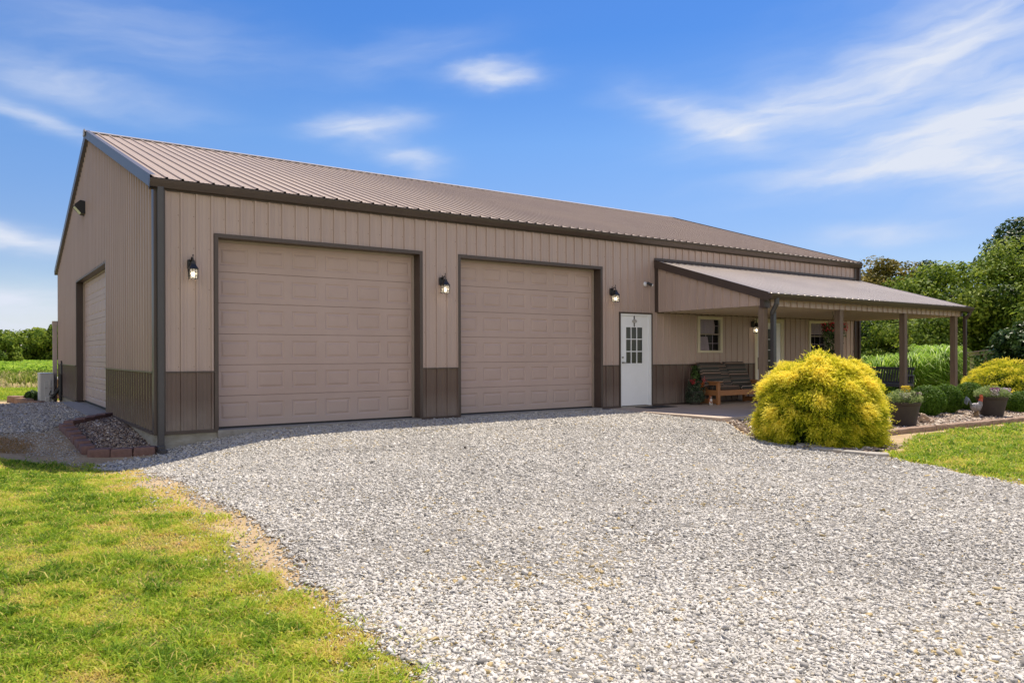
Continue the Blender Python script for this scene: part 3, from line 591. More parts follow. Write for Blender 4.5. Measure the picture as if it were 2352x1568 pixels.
# overhead doors
def overhead(s0, s1, zt, P, rec=.235, ncol=6, nrow=6, parent=bld, far_jamb=True, label=None):
    """P(s, d, z), d outward"""
    fr = MB()
    def bx(a, b, d0, d1, z0, z1):
        p = P(a, d0, z0); q_ = P(b, d1, z1); fr.box(p[0], q_[0], p[1], q_[1], p[2], q_[2])
    bx(s0 - .045, s0 + .018, -rec, .028, -.01, zt + .02); bx(s1 - .018, s1 + .045, -rec, .028, -.01, zt + .02)
    bx(s0 - .045, s1 + .045, -.02, .030, zt - .02, zt + .045); bx(s0 + .018, s1 - .018, -rec, -.02, zt - .018, zt + .04)
    f = fr.build('door_frame', M_trim, parent, bevel=.003)
    if label: f['label'] = label
    st = MB()
    def bx2(a, b, d0, d1, z0, z1):
        p = P(a, d0, z0); q_ = P(b, d1, z1); st.box(p[0], q_[0], p[1], q_[1], p[2], q_[2])
    bx2(s0 + .02, s0 + .06, -rec + .002, -rec + .035, 0, zt - .02); bx2(s1 - .06, s1 - .02, -rec + .002, -rec + .035, 0, zt - .02); bx2(s0 + .06, s1 - .06, -rec + .002, -rec + .034, zt - .06, zt - .02)
    st.build('door_stop', M_stop, f)
    dm = MB(); z0 = .012; H = zt - .03 - z0; rh = H / nrow; w0 = s0 + .03; w1 = s1 - .03; D = -rec + .0
    def v(a, z, d): return P(a, D + d, z)
    for r in range(nrow):
        za = z0 + r * rh + .004; zb = z0 + (r + 1) * rh - .004
        # section slab: edges rounded back
        cols = np.linspace(w0, w1, ncol + 1)
        pw = (w1 - w0) / ncol; mx_ = pw * .11; mz = rh * .20
        dm.face([v(w0, za - .004, -.014), v(w1, za - .004, -.014), v(w1, za, 0), v(w0, za, 0)])
        dm.face([v(w0, zb, 0), v(w1, zb, 0), v(w1, zb + .004, -.014), v(w0, zb + .004, -.014)])
        dm.face([v(w0, za, 0), v(w1, za, 0), v(w1, za + mz, 0), v(w0, za + mz, 0)])
        dm.face([v(w0, zb - mz, 0), v(w1, zb - mz, 0), v(w1, zb, 0), v(w0, zb, 0)])
        for c in range(ncol):
            a0, a1 = cols[c], cols[c + 1]
            dm.face([v(a0, za + mz, 0), v(a0 + mx_, za + mz, 0), v(a0 + mx_, zb - mz, 0), v(a0, zb - mz, 0)])
            dm.face([v(a1 - mx_, za + mz, 0), v(a1, za + mz, 0), v(a1, zb - mz, 0), v(a1 - mx_, zb - mz, 0)])
            rings = [(0, 0), (.020, -.009), (.034, -.009), (.062, .001)]
            for (o0, d0), (o1, d1) in zip(rings[:-1], rings[1:]):
                A = [(a0 + mx_ + o0, za + mz + o0), (a1 - mx_ - o0, za + mz + o0), (a1 - mx_ - o0, zb - mz - o0), (a0 + mx_ + o0, zb - mz - o0)]
                B = [(a0 + mx_ + o1, za + mz + o1), (a1 - mx_ - o1, za + mz + o1), (a1 - mx_ - o1, zb - mz - o1), (a0 + mx_ + o1, zb - mz - o1)]
                for k in range(4):
                    k2 = (k + 1) % 4; dm.face([v(*A[k], d0), v(*A[k2], d0), v(*B[k2], d1), v(*B[k], d1)])
            o1, d1 = rings[-1]; dm.face([v(a0 + mx_ + o1, za + mz + o1, d1), v(a1 - mx_ - o1, za + mz + o1, d1), v(a1 - mx_ - o1, zb - mz - o1, d1), v(a0 + mx_ + o1, zb - mz - o1, d1)])
    o = dm.build('overhead_door', M_door, parent)
    if label: o['label'] = label
    sl = MB(); p = P(w0, -rec - .01, .0); q_ = P(w1, -rec + .012, .02); sl.box(p[0], q_[0], p[1], q_[1], p[2] - .012, q_[2]); sl.build('bottom_seal', M_rubber, o)
    bk = MB(); p = P(s0, -rec - .05, -.05); q_ = P(s1, -rec - .03, zt + .05); bk.box(p[0], q_[0], p[1], q_[1], p[2], q_[2]); bk.build('backing', M_dark, o)
    return o
overhead(*O['o1'], PF, label='wide overhead door nearest the front corner'); overhead(*O['o2'], PF, label='overhead door beside the white entry door'); overhead(*GO, PG, rec=.17, ncol=8, label='overhead door in the gable wall')

# walk door
def walkdoor(x0, x1, zt):
    f = MB(); f.box(x0 - .035, x0 + .0, -.03, .02, -.03, zt + .03); f.box(x1, x1 + .035, -.03, .02, -.03, zt + .03); f.box(x0 - .035, x1 + .035, -.032, .02, zt - .0, zt + .035)
    o = f.build('entry_frame', M_trim, bld)
    jm = MB(); jm.box(x0, x0 + .03, -.02, .08, -.02, zt); jm.box(x1 - .075, x1, -.02, .08, -.02, zt); jm.box(x0 + .03, x1 - .075, -.018, .08, zt - .045, zt - .002); jm.build('jamb', M_white, o)
    d0, d1 = x0 + .034, x1 - .079; lw = (d1 - d0)
    gx0 = d0 + lw * .165; gx1 = d1 - lw * .215 + .0; gz0 = .95 + .02; gz1 = 1.83
    d = MB(); d.box(d0, gx0, .005, .05, .005, zt - .05); d.box(gx1, d1, .005, .05, .005, zt - .05); d.box(gx0, gx1, .005, .05, .005, gz0); d.box(gx0, gx1, .005, .05, gz1, zt - .05)
    dd = d.build('entry_door', M_white, bld); dd['label'] = 'white steel entry door with nine small panes'
    mu = MB()
    for k in (1, 2): xx = gx0 + (gx1 - gx0) * k / 3; mu.box(xx - .011, xx + .011, .006, .02, gz0, gz1); zz = gz0 + (gz1 - gz0) * k / 3; mu.box(gx0, gx1, .0045, .0205, zz - .011, zz + .011)
    for a in (gx0, gx1): mu.box(a - .012, a + .012, -.002, .005, gz0 - .012, gz1 + .012)
    for a in (gz0, gz1): mu.box(gx0 - .012, gx1 + .012, -.0025, .005, a - .012, a + .012)
    mu.build('grille', M_white, dd); MB().box(gx0, gx1, .022, .03, gz0, gz1).build('pane', M_glass, dd)
    h = MB(); h.sweep([(d0 + .045, .005, 1.0), (d0 + .045, -.045, 1.0)], .022, 12); h.sweep([(d0 + .045, -.045, 1.0), (d0 + .10, -.05, 1.0), (d0 + .14, -.045, .995)], .010, 8)
    M_nk = mat('nickel', (.35, .34, .32), .3, metal=.9, noise=(20, (.3, .29, .28), .5)); MB().sweep([(d0 + .045, .005, 1.12), (d0 + .045, -.02, 1.12)], .022, 12).build('deadbolt', M_nk, dd, smooth=True)
    h.build('handle', M_nk, dd, smooth=True)
    MB().box(x0, x1, -.04, .08, -.037, -.008).build('threshold', M_conc, o)
    return gx0, gx1, gz1
gx0, gx1, gz1 = walkdoor(*O['wd'])
# porch entry door (white/almond frame, oval-less long narrow lights)
def porchdoor(x0, x1, zt):
    f = MB(); f.box(x0, x0 + .10, -.05, .05, -.03, zt); f.box(x1 - .10, x1, -.05, .05, -.03, zt); f.box(x0 + .10, x1 - .10, -.05, .05, zt - .10, zt)
    o = f.build('entry_frame', M_vinyl, bld, bevel=.006)
    a, b = x0 + .105, x1 - .105; lw = b - a
    l0, l1 = a + .16, a + .16 + lw * .62; z0, z1 = .72, 1.87
    d = MB(); d.box(a, l0, -.01, .04, 0, zt - .105); d.box(l1, b, -.01, .04, 0, zt - .105); d.box(l0, l1, -.01, .04, 0, z0); d.box(l0, l1, -.01, .04, z1, zt - .105)
    dd = d.build('entry_door', M_white, bld); dd['label'] = 'white front door with tall glass under the porch'
    g_ = MB()
    for k in range(5): zz = z0 + (z1 - z0) * k / 4; g_.box(l0, l1, -.012, .0, zz - .009, zz + .009)
    for k in (0, .16, .84, 1): xx = l0 + (l1 - l0) * k; g_.box(xx - .009, xx + .009, -.0125, .0005, z0, z1)
    g_.build('grille', M_white, dd); MB().box(l0, l1, .005, .015, z0, z1).build('pane', M_glass, dd)
    h = MB(); h.box(a + .045, a + .085, -.022, -.01, .78, 1.10); h.sweep([(a + .065, -.02, .97), (a + .065, -.06, .96), (a + .065, -.065, .88), (a + .065, -.02, .84)], .008, 8); h.sweep([(a + .065, -.02, 1.05), (a + .065, -.045, 1.05)], .022, 10)
    h.build('handle', M_black, dd)
porchdoor(*O['d2'])
def window(x0, x1, z0, z1, k):
    f = MB(); t = .055
    f.box(x0 - .02, x0 + t, -.045, .05, z0 - .02, z1 + .02); f.box(x1 - t, x1 + .02, -.045, .05, z0 - .02, z1 + .02); f.box(x0 + t, x1 - t, -.045, .05, z1 - t, z1 + .02); f.box(x0 + t, x1 - t, -.045, .05, z0 - .02, z0 + t * .7)
    f.box(x0 + t, x1 - t, -.0458, -.03, z1 - .03, z1 - .022)
    o = f.build('window', M_vinyl, bld, bevel=.005); o['label'] = ['window with lilac curtain above the wooden bench', 'window behind the hanging flower basket'][k]
    zm = (z0 + z1) / 2 + .01; sh = MB(); sh.box(x0 + t, x1 - t, -.03, .02, zm - .012, zm + .014)
    sh.build('sash', M_stop, o)
    mu = MB(); 
    for kk in (1, 2): xx = x0 + t + (x1 - x0 - 2 * t) * kk / 3; mu.box(xx - .006, xx + .006, .004, .01, z0, z1)
    for zz in (z0 + .25 * (z1 - z0), z0 + .76 * (z1 - z0)): mu.box(x0 + t, x1 - t, .0045, .0105, zz - .006, zz + .006)
    mu.build('grille', M_curt, o)
    MB().box(x0 + t, x1 - t, -.004, .0, z0 + .03, z1 - t).build('pane', M_clear, o)
    # dark room niche and curtain
    nb = MB(); nb.face([(x0, .5, z0), (x1, .5, z0), (x1, .5, z1), (x0, .5, z1)]); nb.face([(x0, .05, z0), (x0, .5, z0), (x0, .5, z1), (x0, .05, z1)]); nb.face([(x1, .05, z0), (x1, .5, z0), (x1, .5, z1), (x1, .05, z1)])
    nb.face([(x0, .05, z0), (x1, .05, z0), (x1, .5, z0), (x0, .5, z0)]); nb.face([(x0, .05, z1), (x1, .05, z1), (x1, .5, z1), (x0, .5, z1)]); nb.build('niche', M_dark, o)
    c = MB(); W_ = x1 - x0 - 2 * t
    def cur(zt_, zb_, fw):
        nseg = 36; i = len(c.v)
        for j in range(nseg + 1):
            u = j / nseg
            for r_, zz in ((0, zt_), (1, (zt_ + zb_) / 2), (2, zb_)):
                w_ = fw(r_ / 2.0); c.v.append((x0 + t + u * W_ * w_, .055 + .014 * math.sin(u * 34 + r_), zz))
        for j in range(nseg):
            for r_ in range(2): a = i + j * 3 + r_; c.f.append((a, a + 3, a + 4, a + 1))
    if k == 0: cur(z1 - .03, zm + .02, lambda r: .80 + .05 * math.sin(r * 3)); cur(zm - .06, z0 + .04, lambda r: .50 + .06 * r)
    else: cur(z1 - .04, zm + .05, lambda r: .98)
    c.build('curtain', M_curt, o, smooth=True)
window(*O['w1'], 0); window(*O['w2'], 1)

# porch
XP0, XP1, YP = 10.99, 19.62, -3.02
PT, PE = 3.40, 2.43   # roof height at wall, at eave
sl2 = (PT - PE) / 3.17; th2 = math.atan(sl2); PL = 3.17 / math.cos(th2)
def PPR(s, d, t): return (s, -3.17 + t * math.cos(th2) - d * math.sin(th2), PE + t * math.sin(th2) + d * math.cos(th2))
pr = panels([(XP0 - .06, XP1 + .14, 0, PL)], PPR, .030).build('porch_roof', mat('porch roof steel', (.74, .66, .575), .30, spec=.5, metal=.15, noise=(.6, (.62, .55, .48), .8), bump=(3, .2, .015)), bld)
fl = MB(); fl.face([(XP0 - .06, -.03, PT + .03), (XP1 + .14, -.03, PT + .03), (XP1 + .14, -.16, PT - .012), (XP0 - .06, -.16, PT - .012)]); fl.box(XP0 - .06, XP1 + .14, -.035, -.022, PT - .02, PT + .08); fl.build('flashing', M_trim, pr)
for xx in (XP0 - .07, XP1 + .15):
    for (a, b) in (((-3.19), (-.02)),):
        rk = MB(); za = PE + (a + 3.17) * sl2; zb = PE + (b + 3.17) * sl2; w_ = .012
        rk.v += [(xx - w_, a, za + .03), (xx + w_, a, za + .03), (xx - w_, b, zb + .03), (xx + w_, b, zb + .03), (xx - w_, a, za - .15), (xx + w_, a, za - .15), (xx - w_, b, zb - .15), (xx + w_, b, zb - .15)]
        i = len(rk.v) - 8
        for f_ in ((0, 1, 3, 2), (4, 6, 7, 5), (0, 2, 6, 4), (1, 5, 7, 3), (0, 4, 5, 1), (2, 3, 7, 6)): rk.f.append(tuple(i + k for k in f_))
        rk.build('rake_trim', M_trim, pr)
MB().box(XP0 - .045, XP0 - .026, -.10, .0, 2.19, PT - .1).build('corner_trim', M_trim, bld)
def prz(y): return PE + (y + 3.17) * sl2 - .02
panels([(YP + .02, -.02, 2.19, lambda s: prz(s))], lambda s, d, z: (XP0 - .0 - d, s, z)).build('porch_end_panel', M_tan, bld)
panels([(YP + .02, -.02, 2.19, lambda s: prz(s))], lambda s, d, z: (XP1 + d, s, z)).build('porch_end_panel', M_tan, bld)
panels([(XP0 + .02, XP1 - .02, 2.19, 2.37)], lambda s, d, z: (s, YP - d, z)).build('porch_fascia', M_tan, bld)
ic = MB(); ic.box(XP0 - .04, XP0 + .16, YP - .04, YP + .0, 2.14, 2.40); ic.box(XP0 - .04, XP0 - .026, YP, YP + .06, 2.14, 2.40); ic.build('corner_trim', M_trim, bld); MB().box(XP1 - .06, XP1 + .04, YP - .04, YP, 2.19, 2.40).build('corner_trim', M_trim, bld)
panels([(XP0 + .02, XP1 - .02, 0, 1)], lambda s, d, z: (s, YP + .02 + z * 3.0, 2.20 - d)).build('porch_ceiling', M_ceil, bld)
MB().box(XP0 + .02, XP1 - .0, -.032, -.022, 2.165, 2.205).build('ceiling_trim', M_trim, bld)
gt = MB(); gutter(gt, XP0 - .09, XP1 + .17, -3.18, PE - .005, w=.12, h=.115); gt.build('porch_gutter', M_trim, bld)
dsp = MB(); dsp.sweep([(XP0 + .14, -3.24, 2.34), (XP0 + .14, -3.235, 2.22), (XP0 + .15, -3.17, 2.12), (XP0 + .15, -3.12, 2.02)], .05, 10); dsp.box(XP0 + .155, XP0 + .245, -3.155, -3.065, -.05, 2.06); dsp.build('downspout', M_ds, bld, bevel=.006)
dsp = MB(); dsp.box(XP1 + .02, XP1 + .10, -3.14, -3.06, -.1, 2.2); dsp.sweep([(XP1 + .08, -3.24, 2.34), (XP1 + .07, -3.2, 2.22), (XP1 + .06, -3.10, 2.12)], .045, 10); dsp.build('downspout', M_trim, bld, bevel=.006)
for xr in (11.14, 13.93, 16.79, 19.44):
    pb = MB(); pb.box(xr - .14, xr, -3.05 + .03, -2.91 + .03, -.04, 2.19); p_ = pb.build('porch_post', M_wood, bld, bevel=.006)

slab = MB(); slab.box(9.40, 19.9, -3.2, .0, -.6, -.037); tag(slab.build('porch_slab', M_slab, bevel=.012), kind='structure')
ap = MB(); ap.box(-.38, -.005, 5.05, 10.5, -.5, -.022); tag(ap.build('door_apron', M_conc, bevel=.01), kind='structure')

# ---------------------------------------------------------------- wall fixtures
def lantern(label, loc, group='black lanterns on the front wall'):
    t = thing('wall_lantern', label, 'wall lamp', loc, 0, group)   # local: wall at y=0, outwards -y; z=0 at roof of cage
    a = MB(); a.box(-.055, .055, -.025, -.0, .0, .15); a.lathe([(.0, .15), (.055, .15)], (0, -.012, 0), 12); a.build('wall_plate', M_black, t, bevel=.012)
    a = MB(); a.sweep([(0, -.02, .10), (0, -.06, .16), (0, -.10, .175), (0, -.14, .15), (0, -.14, .11)], .009, 8); a.sweep([(0, -.14, .10), (0, -.14, .215)], .007, 6); a.ell((0, -.14, .215), (.01, .01, .016), 8, 6); a.sweep([(0, -.02, .15), (0, -.03, .20)], .008, 6)
    a.build('arm', M_black, t, smooth=True)
    a = MB(); a.lathe([(.0, .115), (.035, .112), (.042, .075), (.088, .01), (.096, .0), (.096, -.008), (.0, -.008)], (0, -.14, 0), 4, R_(45)); a.build('cap', M_black, t)
    c = MB()
    for sx_ in (-1, 1):
        for sy in (-1, 1): c.box(sx_ * .058 - .005, sx_ * .058 + .005, -.14 + sy * .058 - .005, -.14 + sy * .058 + .005, -.155, -.008)
    for k in (-.155, -.105, -.055):
        for s_ in (-1, 1): c.box(-.058, .058, -.14 + s_ * .058 - .003, -.14 + s_ * .058 + .003, k - .003, k + .003); c.box(s_ * .058 - .003, s_ * .058 + .003, -.198, -.082, k - .0035, k + .0035)
    for k in (-.02, .02):
        for s_ in (-1, 1): c.box(k - .0025, k + .0025, -.14 + s_ * .058 - .0025, -.14 + s_ * .058 + .0025, -.155, -.008); c.box(s_ * .058 - .0027, s_ * .058 + .0027, -.14 + k - .0025, -.14 + k + .0025, -.155, -.008)
    c.build('cage', M_black, t)
    g_ = MB()
    for s_ in (-1, 1): g_.box(-.052, .052, -.14 + s_ * .052 - .001, -.14 + s_ * .052 + .001, -.152, -.01); g_.box(s_ * .052 - .001, s_ * .052 + .001, -.19, -.09, -.152, -.01)
    g_.build('glass', M_lglass, t)
    b = MB(); b.ell((0, -.14, -.085), (.028, .028, .042), 12, 8); b.build('bulb', M_bulb, t, smooth=True)
    return t
lz = 2.555
la = lantern('black caged lantern left of the first overhead door, near the building corner', (.50, -.02, lz))
for lab, x, z in (('black caged lantern on the wall between the two overhead doors', 5.08, 2.53), ('black caged lantern above and left of the white walk door', 9.53, 2.53), ('black caged lantern under the porch beside the front door', 14.60, 1.90)):
    c = copy_tree(la); c.location = (x, -.02, z); c['label'] = lab
# wall pack on gable
t = thing('wall_pack_light', 'black wall floodlight high on the ribbed gable wall', 'floodlight', (-.02, 8.48, 4.82))
a = MB(); pr_ = [(0, -.16), (0, .12), (-.12, .14), (-.23, .04), (-.24, .0), (-.10, -.15)]
i = 0
for yy in (-.17, .17): a.v += [(x, yy, z) for x, z in pr_]
n = len(pr_); a.f += [(k, (k + 1) % n, n + (k + 1) % n, n + k) for k in range(n)] + [tuple(range(n)), tuple(reversed(range(n, 2 * n)))]
a.build('housing', M_black, t, bevel=.012)
a = MB(); a.face([(-.246, -.15, -.0), (-.246, .15, -.0), (-.11, .15, -.158), (-.11, -.15, -.158)]); a.face([(-.235, -.12, .045), (-.235, .12, .045), (-.14, .12, .135), (-.14, -.12, .135)]); a.build('lens', mat('frosted lens', (.6, .6, .56), .3, noise=(20, (.5, .5, .46), .5)), t)
# camera
t = thing('security_camera', 'white and black security camera on the wall above the entry door', 'camera', (10.60, -.02, 2.84))
a = MB(); a.lathe([(0, 0), (.05, 0), (.055, -.012), (.045, -.03), (0, -.035)], n=18)
for k, v_ in enumerate(a.v): a.v[k] = (v_[0] , v_[2], v_[1])
a.build('base', M_white, t, smooth=True)
a = MB(); a.sweep([(0, -.03, 0), (.03, -.07, -.005)], .016, 8); a.build('arm', M_white, t)
a = MB(); a.sweep([(.0, -.07, .02), (.10, -.13, -.03)], .036, 14); a.build('body', M_black, t, smooth=True)
a = MB(); a.sweep([(.10, -.13, -.03), (.115, -.139, -.038)], [.036, .030], 14); a.build('lens_ring', M_white, t)
# door sign
t = thing('door_sign', 'small oval sign on a black strap above the walk door glass', 'sign', ((gx0 + gx1) / 2, .0, 1.96))
a = MB(); a.box(-.012, .012, -.006, .004, -.13, .13); a.build('strap', M_black, t)
a = MB(); n = 28
for k in range(n): an = 2 * math.pi * k / n; a.v.append((.075 * math.cos(an), -.014, .042 * math.sin(an)))
for k in range(n): an = 2 * math.pi * k / n; a.v.append((.075 * math.cos(an), -.007, .042 * math.sin(an)))
a.f += [tuple(range(n))] + [(k, (k + 1) % n, n + (k + 1) % n, n + k) for k in range(n)]; pl = a.build('plate', mat('sign face', (.55, .53, .5), .6, noise=(30, (.42, .4, .38), .6)), t)
a = MB()
for k in range(n): an = 2 * math.pi * k / n; a2 = 2 * math.pi * (k + 1) / n; a.face([(.075 * math.cos(an), -.0165, .042 * math.sin(an)), (.075 * math.cos(a2), -.0165, .042 * math.sin(a2)), (.066 * math.cos(a2), -.0165, .034 * math.sin(a2)), (.066 * math.cos(an), -.0165, .034 * math.sin(an))])
for k in range(6): a.box(-.042 + k * .0145, -.034 + k * .0145, -.0168, -.015, -.006, .008 + .004 * (k % 2))
a.build('lettering', mat('sign print', (.2, .18, .18), .6, noise=(30, (.15, .14, .14), .5)), pl)
# door mat
t = MB(); t.obox((0, 0, .006), (.92, .5, .012)); dm = t.build('door_mat', M_mat, bevel=.004, loc=(10.62, -.36, -.037)); dm.rotation_euler[2] = R_(4); tag(dm, 'black rubber doormat on the slab before the walk door', 'doormat')

# ---------------------------------------------------------------- bench
t = thing('bench', 'wooden porch bench with dark striped cushions against the wall', 'bench', (12.36, -.72, -.037))
W_, D_ = 1.78, .62     # local x 0..W, y 0..D (to wall)
for x in (0, W_ - .09):
    a = MB(); a.box(x, x + .09, 0, .065, 0, .535); a.build('leg', M_cedar, t, bevel=.006)
    a = MB(); a.box(x, x + .09, D_ - .09, D_ - .02, 0, .52); a.build('leg', M_cedar, t, bevel=.006)
    a = MB(); a.box(x - .03, x + .12, -.05, D_ - .0, .535, .562); a.build('armrest', M_cedar, t, bevel=.006)
    a = MB(); a.box(x + .02, x + .06, .065, D_ - .09, .47, .53); a.box(x + .02, x + .06, .065, D_ - .09, .22, .345); a.box(x + .02, x + .06, .065, D_ - .09, .02, .13); a.build('side_rail', M_cedar, t, bevel=.004)
a = MB(); a.box(.09, W_ - .09, .005, .045, .215, .345); a.box(.09, W_ - .09, D_ - .08, D_ - .05, .22, .33); a.build('seat_rail', M_cedar, t, bevel=.005)
a = MB()
for k in range(7): a.box(.06, W_ - .06, .05 + k * .075, .11 + k * .075, .325, .345)
a.build('seat_slats', M_cedar, t)
M_str = mat('striped cushion', (.05, .048, .045), .9)
nd = M_str.node_tree.nodes; ln = M_str.node_tree.links
at_ = nd.new('ShaderNodeAttribute'); at_.attribute_name = 'stripe'; cr_ = nd.new('ShaderNodeValToRGB'); cr_.color_ramp.interpolation = 'CONSTANT'
cols = [(0, (.07, .05, .038)), (.10, (.46, .31, .24)), (.14, (.065, .05, .04)), (.24, (.13, .11, .085)), (.27, (.04, .04, .038)), (.36, (.50, .38, .30)), (.39, (.035, .035, .033)), (.50, (.045, .05, .045)), (.60, (.12, .105, .085)), (.63, (.04, .04, .037)), (.70, (.32, .21, .16)), (.735, (.05, .047, .045)), (.86, (.14, .11, .085)), (.89, (.035, .035, .033))]
e = cr_.color_ramp.elements
while len(e) < len(cols): e.new(.5)
for k, (p, c) in enumerate(cols): e[k].position = p; e[k].color = (*c, 1)
fr_ = nd.new('ShaderNodeMath'); fr_.operation = 'FRACT'; ln.new(at_.outputs['Fac'], fr_.inputs[0]); ln.new(fr_.outputs[0], cr_.inputs[0]); ln.new(cr_.outputs[0], nd['Principled BSDF'].inputs['Base Color'])
def cushion(name, p0, ux, uy, nrm_, w, h, th_, parent, reps=2.0, ph=0.0):
    nu, nv = 14, 22; V = []; st = []; ux = Vector(ux).normalized(); uy = Vector(uy).normalized(); nn = Vector(nrm_).normalized(); p0 = Vector(p0)
    for side in (1, -1):
        for i in range(nu + 1):
            for j in range(nv + 1):
                u = i / nu; v = j / nv
                e_ = min(1, (min(u, 1 - u) * w / .05)) ** .5 * min(1, (min(v, 1 - v) * h / .05)) ** .5
                puff = e_ * (1 - .06 * math.cos(v * 6.28 * 3))
                V.append(p0 + ux * (u * w) + uy * (v * h) + nn * (side * th_ / 2 * puff)); st.append(v * reps + ph)
    n1 = (nu + 1) * (nv + 1); F_ = []
    for s_ in (0, 1):
        for i in range(nu):
            for j in range(nv):
                a_ = s_ * n1 + i * (nv + 1) + j; F_.append((a_, a_ + nv + 1, a_ + nv + 2, a_ + 1))
    return npmesh(name, np.array([tuple(v) for v in V]), [np.array(F_)], M_str, parent, {'stripe': st}, smooth=True)
cushion('seat_cushion', (.08, -.01, .385), (1, 0, 0), (0, 1, 0), (0, 0, 1), .80, .54, .12, t, 1.5)
cushion('seat_cushion', (.90, -.01, .385), (1, 0, 0), (0, 1, 0), (0, 0, 1), .80, .54, .12, t, 1.5, .3)
bu = Vector((0, .27, .62)); bn = Vector((0, -.62, .27))
cushion('back_cushion', (-.10, .34, .42), (1, 0, 0), bu, bn, .90, .66, .15, t, 2.2)
cushion('back_cushion', (.92, .36, .42), (1, 0, 0), bu, bn, .82, .66, .15, t, 2.2, .15)
cushion('throw_cushion', (.56, .28, .41), (1, 0, -.0), bu, bn, .34, .62, .07, t, 3.0, .5)
a = MB(); 
for x in np.linspace(.06, W_ - .06, 9): a.bar((x, .41, .36), (x, .66, .96), .07, .018)
a.bar((.0, .665, .965), (W_, .665, .965), .04, .07); a.build('backrest', M_cedar, t)

# ---------------------------------------------------------------- plants
def leaf_cloud(name, C_, Nn, size, tone, material, parent=None, aspect=.5, fold=.15, droop=0.0):
    n = len(C_); Nn = Nn + RNG.normal(0, .45, (n, 3)); Nn /= np.linalg.norm(Nn, axis=1)[:, None] + 1e-9
    r = RNG.normal(0, 1, (n, 3)); t_ = np.cross(Nn, r); t_ /= np.linalg.norm(t_, axis=1)[:, None] + 1e-9
    if droop: t_[:, 2] -= droop; t_ /= np.linalg.norm(t_, axis=1)[:, None]
    b_ = np.cross(Nn, t_); s = size[:, None]
    V = np.stack([C_ - t_ * s * .5, C_ + b_ * s * .5 * aspect + Nn * s * fold, C_ + t_ * s * .5, C_ - b_ * s * .5 * aspect + Nn * s * fold], 1)
    i = (np.arange(n) * 4)[:, None]
    return npmesh(name, V.reshape(-1, 3), [i + np.array([[0, 1, 2]]), i + np.array([[0, 2, 3]])], material, parent, {'tone': np.repeat(np.clip(tone, 0, 1), 4)})
GRN = [(0, (.022, .045, .006)), (.3, (.075, .135, .014)), (.6, (.17, .25, .025)), (1, (.32, .38, .05))]
M_leaf = leafmat('tree leaves', GRN, .35)
M_leafy = leafmat('yellow green leaves', [(0, (.05, .05, .008)), (.35, (.15, .14, .018)), (.7, (.28, .22, .035)), (1, (.36, .28, .05))], .35)
M_leafd = leafmat('dark glossy leaves', [(0, (.010, .022, .006)), (.5, (.035, .070, .014)), (.85, (.08, .14, .035)), (1, (.17, .23, .09))], .25, .35)
def clumps(center, rad, n, rng):
    """clump centres inside an ellipsoid, biased to the surface"""
    d = rng.normal(0, 1, (n, 3)); d /= np.linalg.norm(d, axis=1)[:, None]; r = rng.uniform(.35, 1, n) ** .45
    return np.array(center) + d * r[:, None] * np.array(rad)
def crown(name, centres, crad, nleaf, lsize, material, parent, rng, mid, aspect=.55, tonevar=.18):
    k = len(centres); cr = crad * rng.uniform(.65, 1.3, k); idx = rng.integers(0, k, nleaf)
    d = rng.normal(0, 1, (nleaf, 3)); d /= np.linalg.norm(d, axis=1)[:, None]; r = rng.uniform(.3, 1, nleaf) ** .5
    P_ = centres[idx] + d * (r * cr[idx])[:, None] * np.array([1, 1, .68])
    out = P_ - np.array(mid); out /= np.linalg.norm(out, axis=1)[:, None]
    nn = d * .6 + out * .5 + np.array([0, 0, .5])
    ct = rng.normal(0, .16, k); tone_ = .52 + ct[idx] + rng.normal(0, tonevar, nleaf)
    return leaf_cloud(name, P_, nn, lsize * rng.uniform(.6, 1.35, nleaf), tone_, material, parent, aspect)
def tree(name, label, loc, h, rad, base_h, nc=40, nleaf=14000, crad=.9, lsize=.16, material=None, seed=0, group=None, rz=1.0, trunk_r=.16, limbs=9, cat='tree', trunks=1):
    rng = np.random.default_rng(seed); t = thing(name, label, cat, loc, 0, group)
    cz = (h + base_h) / 2; mid = (0, 0, cz - .2 * h * .3); ce = clumps((0, 0, cz), (rad, rad * rz, (h - base_h) / 2 - crad * .5), nc, rng)
    tb = MB(); random.seed(seed)
    for k in range(trunks):
        ox = (k - (trunks - 1) / 2) * .5; w_ = [Vector((ox + random.uniform(-.1, .1) * j * .5, random.uniform(-.1, .1) * j * .5, cz * j / 4 * 1.15)) for j in range(5)]
        tb.sweep([Vector((ox, 0, -.15))] + w_[1:], [trunk_r * 1.25, trunk_r, trunk_r * .8, trunk_r * .6, trunk_r * .3], 10)
        for j in range(limbs):
            c = Vector(ce[rng.integers(0, nc)]); f = random.uniform(.3, .95); s0 = w_[1].lerp(w_[4], max(0, min(1, f)))
            mdl = s0.lerp(c, .5) + Vector((random.uniform(-.2, .2), random.uniform(-.2, .2), random.uniform(0, .3)))
            tb.sweep([s0, mdl, c], [trunk_r * .42, trunk_r * .25, trunk_r * .07], 6)
    tb.build('trunk', M_bark, t, smooth=True)
    crown('crown', ce, crad * 1.08, int(nleaf * 1.6), lsize * 1.12, material or M_leaf, t, rng, mid); return t
def gz_(x, y): return Tz(x, y)
TR = 'trees behind the porch'
tree('tree', 'thin olive brown tree seen just past the roof end', (35.4, 7.7, -.3), 6.7, 1.9, 1.4, 34, 11000, .75, .15, M_leafy, 3, TR, trunks=2)
tree('tree', 'sparse feathery tree right of the olive brown one', (37.2, 6.3, -.3), 6.6, 1.6, .6, 22, 5200, .7, .14, M_leafd, 4, TR)
